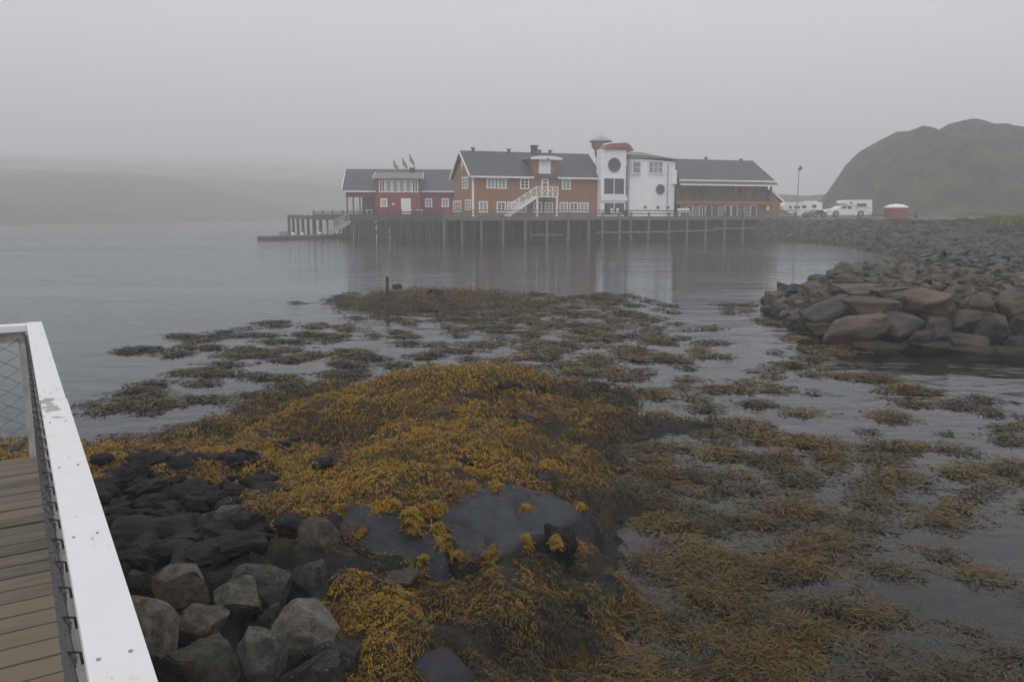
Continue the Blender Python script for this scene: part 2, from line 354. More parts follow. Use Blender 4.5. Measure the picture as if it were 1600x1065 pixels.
# level ground behind the crest, with the road
Bg = interp_pts(CR, tt); gv = np.linspace(0, 1, 12)
GX = Bg[None, :, 0] + gv[:, None] * 14; GY = Bg[None, :, 1] * (1 - gv[:, None]) + 210 * gv[:, None]; GZ = Bg[None, :, 2] * (1 - np.minimum(1, gv * 9)[:, None]) + 2.45 * np.minimum(1, gv * 9)[:, None]
link('ground', grid_mesh('ground', GX, GY, GZ, M['ground']))['kind'] = 'structure'
rd = MB().add([(36, 101, 2.50), (60, 96, 2.50), (130, 70, 2.50), (132, 76, 2.50), (62, 104, 2.50), (37, 109, 2.50)], [(0, 1, 4, 5), (1, 2, 3, 4)])
link('road', rd.mesh('road', M['road']))['kind'] = 'structure'
# ================================================================== SHORE with weed (heights measured from the photo)
CP = [  # px, py, z, weed, gold
 (690, 579, .78, 1, 1), (740, 577, .74, 1, .9), (815, 584, .62, 1, .75), (640, 600, .62, 1, 1), (560, 630, .5, 1, .95), (480, 640, .38, 1, .75), (400, 652, .22, 1, .15), (340, 668, .12, 1, .1), (300, 690, .08, 1, .25), (440, 630, .12, 1, .1), (520, 612, .15, 1, .1),
 (930, 610, .36, 1, .25), (965, 622, .15, 1, .1), (870, 600, .45, 1, .25), (600, 660, .5, 1, .95), (700, 640, .5, 1, .85), (650, 625, .58, 1, 1), (780, 640, .42, 1, .4), (850, 650, .40, 1, .45), (800, 615, .5, .9, .4), (900, 660, .25, 1, .25), (920, 700, .1, 1, .2),
 (830, 690, .58, 1, .95), (780, 692, .62, 1, 1), (700, 684, .6, 1, .95), (660, 700, .55, 1, .9), (760, 720, .5, 1, .6), (850, 725, .4, .7, .5), (890, 750, .2, 1, .3), (690, 740, .52, 1, .9), (630, 735, .55, 1, 1), (590, 745, .5, 1, .95), (550, 700, .12, 1, .5), (530, 712, -.07, .1, .5), (505, 714, -.05, .2, .5), (480, 700, .15, 1, .8), (560, 722, -.03, .3, .5),
 (450, 720, .32, 1, .95), (380, 700, .3, 1, 1), (330, 720, .32, 1, .95), (270, 715, .25, .9, .9), (200, 705, .15, 1, .8), (150, 700, .08, 1, .7), (100, 702, .0, 1, .7), (40, 702, .0, 1, .8), (500, 750, .45, .9, .95), (420, 745, .38, .6, .9), (470, 790, .5, .7, .95), (520, 770, .5, .8, .95),
 (220, 760, .45, .35, .7), (300, 770, .42, .42, .75), (350, 740, .38, .75, .9), (180, 800, .5, .2, .5), (260, 820, .55, .3, .6), (340, 800, .5, .45, .7), (400, 800, .5, .6, .9), (300, 870, .6, .1, .5), (420, 860, .6, .25, .8), (520, 850, .5, .5, .9), (560, 800, .58, .4, .9),
 (640, 780, .52, .9, .95), (690, 800, .45, .5, .9), (790, 770, .46, .3, .9), (740, 830, .42, 0, .5), (850, 810, .36, 0, .5), (920, 800, .22, .5, .4), (640, 850, .45, 0, .5), (600, 830, .5, .05, .5), (700, 880, .35, .8, .5),
 (760, 890, .36, 1, .38), (840, 880, .33, 1, .22), (900, 850, .3, .9, .3), (930, 900, .15, 1, .2), (690, 930, .45, 1, .5), (620, 960, .5, 1, .9), (560, 930, .5, .8, .9), (600, 900, .42, .4, .7), (650, 1000, .42, 1, .5), (760, 960, .33, 1, .2), (850, 950, .25, 1, .12), (920, 980, .1, 1, .2), (700, 1050, .25, .6, .3), (800, 1040, .12, 1, .1), (600, 1055, .35, .95, .6), (540, 1000, .4, .85, .8),
 (450, 900, .5, .1, .6), (480, 960, .45, .2, .6), (300, 950, .5, 0, .5), (220, 900, .5, 0, .5), (400, 1040, .45, .1, .5), (250, 1050, .5, 0, .5), (60, 900, .5, 0, .5), (60, 800, .45, .1, .5), (120, 1000, .5, 0, .5), (120, 740, .35, .7, .8),
 # water edge and sea floor
 (1010, 640, -.2, 0, 0), (990, 700, -.12, .3, 0), (970, 760, -.12, .4, .1), (1000, 830, -.12, .4, .1), (1010, 900, -.2, .3, .1), (1000, 980, -.2, .3, .1), (920, 1060, -.15, .4, .1), (1100, 1000, -.35, 0, 0), (1100, 850, -.35, 0, 0), (1100, 720, -.35, 0, 0), (1300, 700, -.45, 0, 0), (1300, 900, -.5, 0, 0), (1500, 800, -.6, 0, 0), (1500, 1000, -.6, 0, 0), (1200, 620, -.4, 0, 0), (1000, 590, -.35, 0, 0),
 (150, 682, -.15, 0, 0), (220, 682, -.1, 0, 0), (285, 665, -.1, .2, 0), (350, 640, -.15, 0, 0), (430, 612, -.2, 0, 0), (540, 590, -.25, 0, 0), (640, 563, -.3, 0, 0), (720, 560, -.3, 0, 0), (820, 563, -.3, 0, 0), (930, 580, -.3, 0, 0), (60, 660, -.4, 0, 0), (-60, 640, -.5, 0, 0), (100, 600, -.6, 0, 0), (300, 590, -.5, 0, 0), (500, 550, -.45, 0, 0), (700, 520, -.4, 0, 0), (900, 520, -.4, 0, 0), (1100, 540, -.5, 0, 0), (1300, 580, -.7, 0, 0), (1600, 650, -.8, 0, 0), (1800, 900, -.8, 0, 0),
 # far islet
 (565, 466, .25, 1, .25), (600, 455, .42, 1, .3), (640, 452, .48, 1, .4), (690, 455, .42, 1, .4), (730, 456, .34, 1, .35), (620, 468, .25, 1, .3), (680, 468, .22, 1, .3), (740, 470, .12, 1, .3), (790, 462, .06, .6, .3), (840, 462, -.04, .4, .3), (880, 468, -.12, .3, .3), (550, 473, .06, 1, .2), (620, 480, .02, 1, .2), (700, 480, .02, .8, .2), (770, 476, -.02, .5, .2),
 (0, 455, -.9, 0, 0), (120, 460, -.9, 0, 0), (250, 460, -.9, 0, 0), (370, 465, -.9, 0, 0), (440, 480, -.8, 0, 0), (60, 520, -.9, 0, 0), (200, 540, -.7, 0, 0), (350, 520, -.7, 0, 0), (-200, 500, -.9, 0, 0), (-200, 450, -.9, 0, 0), (400, 445, -.9, 0, 0), (1150, 445, -.9, 0, 0), (1100, 470, -.7, 0, 0), (1250, 470, -.9, 0, 0), (1400, 480, -.9, 0, 0), (1600, 500, -.9, 0, 0), (1800, 500, -.9, 0, 0), (1800, 460, -.9, 0, 0), (1500, 450, -.9, 0, 0), (1200, 540, -.7, 0, 0),
 (535, 478, -.25, 0, 0), (590, 486, -.2, .2, 0), (700, 490, -.25, 0, 0), (820, 485, -.2, 0, 0), (540, 462, -.3, 0, 0), (600, 442, -.35, 0, 0), (680, 438, -.35, 0, 0), (760, 440, -.3, 0, 0), (860, 448, -.3, 0, 0), (930, 465, -.3, 0, 0), (500, 450, -.7, 0, 0), (1000, 440, -.8, 0, 0),
]
CPW = np.array([(gz(x, y, max(z, 0) if z > -.04 else 0).x, gz(x, y, max(z, 0) if z > -.04 else 0).y) for x, y, z, *_ in CP])
CPV = np.array([c[2:] for c in CP])
def warp(x, y): return x / (y + 1.5) * 10, np.log(y + 1.5) * 10      # evens out spacing of the control points
CPU_ = np.stack(warp(CPW[:, 0], CPW[:, 1]), -1)
def shore_vals(x, y):
    u, v = warp(x, y)
    return idw(u, v, CPU_, CPV, 3.2, .03)
def shore_height(x, y, vals=None):
    vals = shore_vals(x, y) if vals is None else vals
    z, wd = vals[:, 0], vals[:, 1]
    up = np.clip((z + .12) / .25, 0, 1)
    z = z + up * ((fbm(x / .55, y / .55, 3, 31) - .5) * .24 + (fbm(x / .26, y / .26, 3, 35) - .5) * (.06 + .17 * wd))
    # ribs of bare bedrock
    rid = np.abs(fbm(x / .35 + y / .9, y / .5 - x / 2, 3, 37) - .5) * 2
    return z - up * (1 - wd) * (.16 * np.exp(-(rid / .10) ** 2))
DF = [(560, 480, .35), (700, 495, .5), (850, 480, .7), (950, 480, .6), (1040, 485, .35), (1080, 470, 0), (1110, 500, .05), (560, 515, .3), (650, 520, .42), (760, 525, .5), (900, 525, .5), (1020, 525, .45), (1090, 535, .2), (1150, 540, .03), (560, 560, .38), (650, 555, .45), (760, 560, .45), (900, 560, .55), (1010, 570, .55), (1100, 570, .3), (1200, 575, .12), (1300, 585, .06), (450, 590, .1), (480, 545, .1), (380, 600, 0), (500, 500, 0),
      (980, 610, .7), (1080, 610, .55), (1180, 610, .38), (1280, 615, .28), (1380, 625, .22), (1480, 640, .05), (1000, 660, .75), (1100, 660, .65), (1200, 660, .55), (1300, 665, .45), (1400, 675, .4), (1500, 680, .3), (1600, 690, .2), (980, 720, .8), (1080, 720, .75), (1200, 720, .6), (1300, 720, .55), (1400, 710, .5), (1500, 720, .35), (1600, 730, .25),
      (970, 790, .8), (1080, 790, .7), (1180, 800, .65), (1290, 770, .35), (1360, 780, .65), (1450, 800, .4), (1540, 770, .25), (1600, 770, .5), (1560, 830, .1), (1000, 860, .85), (1100, 860, .75), (1200, 860, .6), (1300, 850, .45), (1380, 880, .3), (1450, 850, .35), (1550, 870, .3), (1480, 920, .08), (1560, 920, .1), (1400, 930, .12),
      (960, 930, .9), (1050, 940, .85), (1150, 930, .8), (1250, 930, .65), (1340, 960, .6), (1420, 990, .4), (1500, 990, .4), (1590, 950, .5), (950, 1020, .9), (1050, 1020, .85), (1150, 1010, .85), (1250, 1020, .85), (1350, 1030, .75), (1450, 1040, .75), (1550, 1030, .6), (1600, 1050, .6), (1100, 1065, .9), (1500, 1100, .7), (900, 1100, .9), (1700, 900, .4), (1700, 700, .1), (1700, 1050, .6),
      (300, 640, 0), (1200, 530, 0), (1400, 570, 0), (1600, 600, 0), (1000, 450, 0), (800, 445, .1), (900, 452, .3)]
vrow = np.geomspace(2.2, 34.0, 280); ucol = np.linspace(-1, 1, 360)
SXg = ucol[None] * (vrow[:, None] * .72 + 1.5) + vrow[:, None] * .06; SYg = np.repeat((vrow - 1.2)[:, None], 360, 1)
sv = shore_vals(SXg.ravel(), SYg.ravel()); szz = shore_height(SXg.ravel(), SYg.ravel(), sv).reshape(SXg.shape)
edge = np.minimum(np.minimum(np.arange(360), 359 - np.arange(360))[None] / 25., (279 - np.arange(280))[:, None] / 15.)
szz = np.where(edge < 1, np.minimum(szz, -1.25 + edge * 1.25), szz)
dfp = project(SXg.ravel(), SYg.ravel(), 0); dens_ = idw(dfp[0], dfp[1] * 1.6, np.array([d[:2] for d in DF], float) * [1, 1.6], np.array([[d[2]] for d in DF]), 4, 10)[:, 0]
szz = np.where((szz < -.05) & (edge > 1), np.maximum(szz, -.05 - (szz * -.45)) * 1.0, szz)
drown = np.array([.075, .046, .010]) * (np.clip(dens_ * 1.5 - .15, 0, 1) * (.4 + 1.2 * fbm(SXg.ravel() / .5, SYg.ravel() / .5, 4, 55)) * np.clip(-szz.ravel() * 12, 0, 1))[:, None]
shore = link('rocky_shore', grid_mesh('rocky_shore', SXg, SYg, szz, M['shore'], np.array([.040, .024, .003]) * (np.clip((sv[:, 1] - .35) * 2.2, 0, 1) * np.clip((szz.ravel() + .1) * 8, 0, 1) * (.08 + .92 * sv[:, 2]))[:, None] + drown)); shore['kind'] = 'structure'
# ---- ribbons (fronds and strands)
def ribbons(name, C, W, side, cols, mat):
    n, k, _ = C.shape
    s = side[:, None, :] * W[:, :, None] / 2
    Vt = np.stack([C - s, C + s], 2).reshape(-1, 3)
    base = (np.arange(n) * k * 2)[:, None]; j = np.arange(k - 1)[None] * 2
    q = np.stack([base + j, base + j + 1, base + j + 3, base + j + 2], -1).reshape(-1, 4)
    cc = np.repeat(cols, k * 2, 0)
    return fast_mesh(name, Vt, q, mat, cc)
GOLD = np.array([.225, .124, .005]); OLIVE = np.array([.046, .032, .009]); DARK = np.array([.020, .017, .009]); TAN = np.array([.112, .068, .008])
TUFTS = [(688, 832, 15, .5), (694, 854, 15, .47), (822, 804, 9, .42), (791, 801, 8, .44), (753, 802, 8, .46), (724, 811, 5, .48), (803, 778, 6, .48), (647, 828, 16, .56), (705, 785, 12, .54), (680, 800, 16, .54), (855, 732, 12, .44), (870, 857, 10, .45), (730, 770, 16, .54), (775, 766, 10, .52), (640, 812, 12, .6), (760, 872, 18, .40), (720, 876, 16, .42), (820, 856, 12, .38), (905, 800, 10, .34), (590, 800, 8, .64), (560, 842, 12, .52), (612, 796, 10, .64), (535, 800, 10, .6), (660, 880, 10, .42)]
def rockweed():
    n = 900000
    r = rng.random(n); vy = 3.6 * (34 / 3.6) ** (r ** 1.25); uu = rng.uniform(-.92, .66, n)
    y = vy - 1.2; x = uu * (vy * .72 + 1.0) + vy * .06
    v = shore_vals(x, y); z = shore_height(x, y, v)
    patch = fbm(x / .38, y / .38, 4, 41)
    keep = (rng.random(n) < np.clip((v[:, 1] * 1.72 - .36 - patch) * 6 + .3, 0, 1)) & (fbm(x / .24, y / .24, 3, 43) > .31) & (z > -.10 - .05 * rng.random(n)) & (v[:, 1] > .08)
    x, y, z, v, patch = x[keep], y[keep], z[keep], v[keep], patch[keep]; n = len(x)
    for cx_, cy_, r_, zz in TUFTS:
        m_ = int(r_ * r_ * 4.5) + 60; p = gz(cx_, cy_, zz); rad = r_ / FPX * p.y * 1.05
        qx = p.x + rng.normal(0, .45, m_) * rad; qy = p.y + rng.normal(0, .6, m_) * rad
        x = np.append(x, qx); y = np.append(y, qy); z = np.append(z, zz + .03 * np.exp(-((qx - p.x) ** 2 + (qy - p.y) ** 2) / rad ** 2))
        v = np.concatenate([v, np.tile([[zz, 1, .9]], (m_, 1))]); patch = np.append(patch, np.full(m_, .5))
    n = len(x)
    e = .03; z0s = shore_height(x, y); hx = (shore_height(x + e, y) - z0s) / e; hy = (shore_height(x, y + e) - z0s) / e
    # bushy little tufts: neighbours share a tuft, fronds leave its middle in every direction
    dist = np.hypot(x, y); k = np.clip(dist / 7, .45, 2.4)
    cell = .085 * np.maximum(k, .8) ** .8; cellq = np.array([.05, .075, .11, .16])[np.clip(np.digitize(cell, [.065, .095, .135]), 0, 3)]
    ix, iy = np.floor(x / cellq), np.floor(y / cellq)
    tx = (ix + .5 + (hash2(ix, iy, 5) - .5) * .9) * cellq; ty = (iy + .5 + (hash2(ix, iy, 6) - .5) * .9) * cellq
    th = hash2(ix, iy, 7)
    dxx, dyy = x - tx, y - ty; rr_ = np.hypot(dxx, dyy) / cellq
    z = z + np.clip(1 - rr_ ** 2 * 1.6, 0, 1) * cellq * (.25 + .75 * th)
    ang = np.arctan2(dyy - hy * cellq * .35, dxx - hx * cellq * .35) + rng.normal(0, .8, n)
    Ln = rng.uniform(.014, .038, n) * k ** .9; Wd = rng.uniform(.0050, .0095, n) * k
    dirx, diry = np.cos(ang), np.sin(ang)
    t = np.array([0, .55, 1.0]); lift = rng.uniform(.0, .022, n) * k
    C = np.zeros((n, 3, 3)); C[:, :, 0] = x[:, None] + dirx[:, None] * Ln[:, None] * t; C[:, :, 1] = y[:, None] + diry[:, None] * Ln[:, None] * t
    drop = np.clip(hx * dirx + hy * diry, -1.3, .6) - .35 * rr_
    C[:, :, 2] = z[:, None] + lift[:, None] * np.array([0, 1.0, .7]) + (drop * Ln)[:, None] * t
    Wk = Wd[:, None] * np.array([.7, 1.2, .8])
    sd = np.stack([-diry, dirx, rng.normal(0, .6, n)], -1); sd /= np.linalg.norm(sd, axis=1)[:, None]
    g = np.clip(v[:, 2] * 1.2 + (fbm(x / .42, y / .42, 4, 47) - .5) * 2.3 - .10 + (th - .5) * .3, 0, 1)
    c = OLIVE * (1 - g)[:, None] + GOLD * g[:, None]
    dk = np.clip((.42 - patch) * 4, 0, .8) * (1 - .5 * g); c = c * (1 - dk)[:, None] + DARK * dk[:, None]
    c = c * (rng.uniform(.82, 1.16, n) * (.82 + .36 * th))[:, None]; c[:, 0] *= rng.uniform(.88, 1.12, n)
    return ribbons('rockweed', C, Wk, sd, c, M['weed'])
rw = link('rockweed', rockweed()); tag(rw, 'golden brown rockweed draped over the rocks of the shore', 'seaweed', kind='stuff')
# ---- floating weed
left_px = [(274, 527), (301, 533), (325, 530), (250, 545), (202, 547), (281, 552), (342, 540), (401, 544), (373, 552), (370, 516), (404, 522), (422, 504), (404, 559), (442, 563), (476, 556), (459, 532), (487, 527), (489, 511), (523, 528), (545, 549), (538, 568), (229, 602), (308, 580), (277, 587), (349, 586), (305, 596), (410, 589), (236, 623), (205, 630), (160, 632), (277, 625), (337, 626), (387, 623), (452, 609), (456, 598), (500, 583), (542, 585), (198, 683), (274, 673), (291, 676), (510, 604), (240, 628), (215, 612), (430, 550), (225, 547),
           (1395, 600), (1425, 605), (1480, 632), (1530, 627), (1270, 553), (1300, 556), (1290, 530), (1210, 508), (1236, 570), (1590, 662), (1185, 500), (1165, 478), (1150, 487), (1195, 472), (1350, 594)]
DFp = np.array([d[:2] for d in DF], float); DFv = np.array([[d[2]] for d in DF])
def floating():
    cx, cy, cr = [], [], []
    for x, y in left_px:
        p = gz(x, y)
        for k in range(2): cx.append(p.x + random.gauss(0, .22)); cy.append(p.y + random.gauss(0, .3)); cr.append(random.uniform(.22, .42))
    X, Y = [], []; zo = [0] * len(cx); LL = len(cx)
    for gs, ya, yb in ((.54, 11.0, 30), (.37, 6.5, 11.0), (.30, 2.5, 6.5)):
        gx_, gy_ = np.meshgrid(np.arange(-7, 11, gs), np.arange(ya, yb, gs)); X.append(gx_.ravel() + rng.uniform(-.5, .5, gx_.size) * gs * 1.2); Y.append(gy_.ravel() + rng.uniform(-.5, .5, gx_.size) * gs * 1.2)
    X = np.concatenate(X); Y = np.concatenate(Y)
    px, py = project(X, Y, 0); n = len(X)
    d = idw(px, py * 1.6, DFp * [1, 1.6], DFv, 4, 10)[:, 0]
    pn = fbm(X / 1.6, Y / 1.8, 3, 61)
    ok = (px > 420) & (px < 1750) & (rng.random(n) < np.clip((d * np.where(Y < 12, 1.55, 1.4) - .03 + (pn - .5) * 1.0 * (d > .05)), 0, 1)) & (shore_vals(X, Y)[:, 0] < .06)
    cx += list(X[ok]); cy += list(Y[ok]); cr += list(rng.uniform(.14, .36, ok.sum()) * (.85 + .5 * d[ok]))
    cx, cy, cr = map(np.array, (cx, cy, cr)); zoff = np.where((rng.random(len(cx)) < .34) & (np.arange(len(cx)) >= LL) & (cy < 13), -rng.uniform(.015, .13, len(cx)), 0)
    dist = np.hypot(cx, cy)
    ns = (cr ** 2 * 2700 * np.clip(11 / dist, .6, 1.7)).astype(int) + 8
    i = np.repeat(np.arange(len(cx)), ns); m = len(i)
    fl = np.full(m, -.30) + (fbm(cx / 3, cy / 3, 2, 71) - .5)[i] * 1.2
    qr_ = np.sqrt(rng.random(m)) * (1 + .35 * rng.normal(0, .5, m)); qa_ = rng.uniform(0, 2 * pi, m); lob = 1 + .35 * np.sin(qa_ * 3 + i) + .2 * np.sin(qa_ * 5 + 2 * i); a = qr_ * np.cos(qa_) * lob * cr[i] * 1.1; b = qr_ * np.sin(qa_) * lob * cr[i] * .75
    x0 = cx[i] + a * np.cos(fl) - b * np.sin(fl); y0 = cy[i] + a * np.sin(fl) + b * np.cos(fl)
    ang = fl + rng.normal(0, .95, m) + np.where(rng.random(m) < .3, pi, 0)
    k = np.clip(dist[i] / 8, .55, 2.2)
    Ln = rng.uniform(.04, .15, m) * k ** .5; Wd = rng.uniform(.006, .012, m) * k
    bend = rng.normal(0, 1.3, m)
    t = np.linspace(0, 1, 4); C = np.zeros((m, 4, 3)); aa = ang[:, None] + bend[:, None] * t[None]
    st = Ln[:, None] / 3
    C[:, :, 0] = x0[:, None] + np.cumsum(np.cos(aa) * st, 1); C[:, :, 1] = y0[:, None] + np.cumsum(np.sin(aa) * st, 1)
    core = np.exp(-((a / cr[i]) ** 2 + (b / cr[i]) ** 2) * 2.0)
    zb = .004 + core * .075 * rng.random(m) ** .7 - (rng.random(m) < .30 * (1 - core)) * rng.uniform(.02, .16, m)
    zb = zb + zoff[i]; C[:, :, 2] = zb[:, None] + rng.normal(0, .007, (m, 4))

    W = Wd[:, None] * np.array([.7, 1.2, 1.1, .4])
    sd = np.stack([-np.sin(ang), np.cos(ang), rng.normal(0, .35, m)], -1); sd /= np.linalg.norm(sd, axis=1)[:, None]
    g = np.clip(rng.normal(.38, .25, len(cx)) + .34 * np.clip((cx + 1.5) / 2, 0, 1), 0, 1)[i]
    c = DARK * 1.6 * (1 - g)[:, None] + TAN * g[:, None]
    hue = rng.random(m)[:, None]; c = c * (1 - .35 * hue) + (OLIVE * 1.1) * .35 * hue
    c *= (rng.uniform(.5, 1.35, m) * rng.uniform(.6, 1.2, len(cx))[i])[:, None]
    return ribbons('floating_seaweed', C, W, sd, c, M['kelp'])
fw = link('floating_seaweed', floating()); tag(fw, 'brown seaweed floating in drifting clumps on the grey water', 'seaweed', kind='stuff')
# ================================================================== ROCKS
def icosphere(l):
    bm = bmesh.new(); bmesh.ops.create_icosphere(bm, subdivisions=l, radius=1); bm.verts.ensure_lookup_table()
    v = np.array([x.co[:] for x in bm.verts]); f = np.array([[y.index for y in x.verts] for x in bm.faces]); bm.free(); return v, f
ICO = {l: icosphere(l) for l in (2, 3, 4, 5)}
def rock_mesh(name, seed, lvl, mat, planes=11, k=16, rough=.05, smooth=False, block=.5):
    r_ = np.random.default_rng(seed); v, f = ICO[lvl]
    nn = r_.normal(size=(planes, 3)); nn /= np.linalg.norm(nn, axis=1)[:, None]
    ax = np.array([[1, 0, 0], [-1, 0, 0], [0, 1, 0], [0, -1, 0], [0, 0, 1], [0, 0, -1.]]) + r_.normal(0, .22, (6, 3)); ax /= np.linalg.norm(ax, axis=1)[:, None]
    nn = np.concatenate([nn, ax]); d = np.concatenate([r_.uniform(.72, 1.0, planes), r_.uniform(.6, .85, 6) / (block + .5)])
    q = np.clip(v @ nn.T, 0, None) / d; rad = (q ** k).sum(1) ** (-1 / k)
    p = v * rad[:, None]
    if rough:
        off = Vector(r_.uniform(-50, 50, 3))
        nz = np.array([mnoise.fractal(Vector(a) * 2.2 + off, 1.0, 2.0, 5) for a in p]); p = p * (1 + nz * rough)[:, None]
    lo, hi = p.min(0), p.max(0); p = (p - (lo + hi) / 2) / ((hi - lo) / 2)
    return fast_mesh(name, p, f, mat, None, smooth)
def hewn_mesh(name, seed, mat, cuts=9, bev=.07, sub=.13, rough=.035, lo=.62, hi=.95):
    """angular stone: a block cut by planes, its edges worn, its faces uneven"""
    r_ = random.Random(seed); bm = bmesh.new(); bmesh.ops.create_cube(bm, size=2)
    bmesh.ops.rotate(bm, verts=bm.verts, matrix=Matrix.Rotation(r_.uniform(-.5, .5), 3, 'X') @ Matrix.Rotation(r_.uniform(-.5, .5), 3, 'Y') @ Matrix.Rotation(r_.uniform(0, 3), 3, 'Z'))
    for v in bm.verts: v.co += Vector([r_.uniform(-.22, .22) for _ in range(3)])
    for k in range(cuts):
        n = Vector([r_.gauss(0, 1) for _ in range(3)]).normalized(); d = r_.uniform(lo, hi) * (1 + .35 * (abs(n.x * n.y) + abs(n.y * n.z) + abs(n.x * n.z)))
        g = bmesh.ops.bisect_plane(bm, geom=bm.verts[:] + bm.edges[:] + bm.faces[:], plane_co=n * d, plane_no=n, clear_outer=True)
        ed = [e for e in g['geom_cut'] if isinstance(e, bmesh.types.BMEdge)]
        if ed: bmesh.ops.contextual_create(bm, geom=ed)
    bmesh.ops.remove_doubles(bm, verts=bm.verts, dist=.06)
    bmesh.ops.convex_hull(bm, input=bm.verts[:])
    bmesh.ops.dissolve_limit(bm, angle_limit=.05, verts=bm.verts, edges=bm.edges)
    if bev: bmesh.ops.bevel(bm, geom=bm.edges[:], offset=bev, segments=2, affect='EDGES', clamp_overlap=True)
    bmesh.ops.triangulate(bm, faces=bm.faces[:])
    if sub:
        for _ in range(4):
            le = [e for e in bm.edges if e.calc_length() > sub]
            if not le: break
            bmesh.ops.subdivide_edges(bm, edges=le, cuts=1); bmesh.ops.triangulate(bm, faces=[f for f in bm.faces if len(f.verts) > 3])
        off = Vector([r_.uniform(-50, 50) for _ in range(3)])
        for v in bm.verts:
            v.co += v.co.normalized() * (mnoise.fractal(v.co * 1.6 + off, 1.0, 2.0, 5) * rough + mnoise.noise(v.co * .9 + off) * rough * 1.2)
    co = np.array([v.co[:] for v in bm.verts]); a, b = co.min(0), co.max(0)
    for v in bm.verts: v.co = [(v.co[i] - (a[i] + b[i]) / 2) / ((b[i] - a[i]) / 2) for i in range(3)]
    bmesh.ops.recalc_face_normals(bm, faces=bm.faces)
    me = bpy.data.meshes.new(name); bm.to_mesh(me); bm.free(); me.materials.append(mat)
    if sub: me.shade_smooth()
    return me
rock_lib = {}
def rocks_of(kind, n, lvl, mat, **kw):
    rock_lib[kind] = [rock_mesh(kind, 100 * len(rock_lib) + i, lvl, mat, **kw) for i in range(n)]
def hewn_of(kind, n, mat, **kw):
    rock_lib[kind] = [hewn_mesh(kind, 1000 + 100 * len(rock_lib) + i, mat, **kw) for i in range(n)]
hewn_of('boulder', 9, M['boulder'], cuts=11, sub=.085, rough=.06, bev=.05)
hewn_of('boulder_lichen', 2, M['boulder_lichen'], cuts=16, sub=.085, rough=.09, bev=.1)
hewn_of('boulder_yellow', 3, M['boulder_yellow'], cuts=10, sub=.085, rough=.06, bev=.05)
hewn_of('wet', 8, M['wetrock'], cuts=12, sub=.12, rough=.20, bev=.10)
hewn_of('quarry', 12, M['quarry'], cuts=9, sub=.18, rough=.07, bev=.06)
hewn_of('small', 12, M['rubble'], cuts=7, sub=0, bev=0)
SMALL = []
for me_ in rock_lib['small']:
    me_.calc_loop_triangles(); co = np.zeros(len(me_.vertices) * 3, np.float32); me_.vertices.foreach_get('co', co)
    tr = np.zeros(len(me_.loop_triangles) * 3, np.int32); me_.loop_triangles.foreach_get('vertices', tr); SMALL.append((co.reshape(-1, 3), tr.reshape(-1, 3)))
def place_rock(name, me, parent, loc, size, rz=0.0, tilt=(0, 0), color=(1, 1, 1)):
    o = link(name, me, parent); o.location = loc; o.scale = size; o.rotation_euler = (tilt[0], tilt[1], rz); o.color = (*color, 1); return o
def px_rock(name, kind, i, x0, y0, x1, y1, zb, parent=None, depth=.8, rz=None, tilt=(0, 0), color=(1, 1, 1), sink=.25):
    """rock seen between the pixels, standing on ground of height zb"""
    p = gz((x0 + x1) / 2, y1, zb); t = (p.y * cos(PIT) - (p.z - CH) * sin(PIT))
    wd = (x1 - x0) / FPX * t
    hp = (y1 - y0) / FPX * t; look = math.atan2(CH - zb, p.y)
    dp = wd * depth
    h = max(.25 * wd, (hp - .55 * dp * sin(look)) / cos(look))
    o = place_rock(name, rock_lib[kind][i % len(rock_lib[kind])], parent, (p.x * (1 + dp * .3 / p.y), p.y + dp * .42, zb + h * (1 - sink) / 2 - h * sink * .1), (wd / 2 * 1.04, dp / 2, h / 2 * (1 + sink)), 0 if rz is None else rz, tilt, color)
    return o
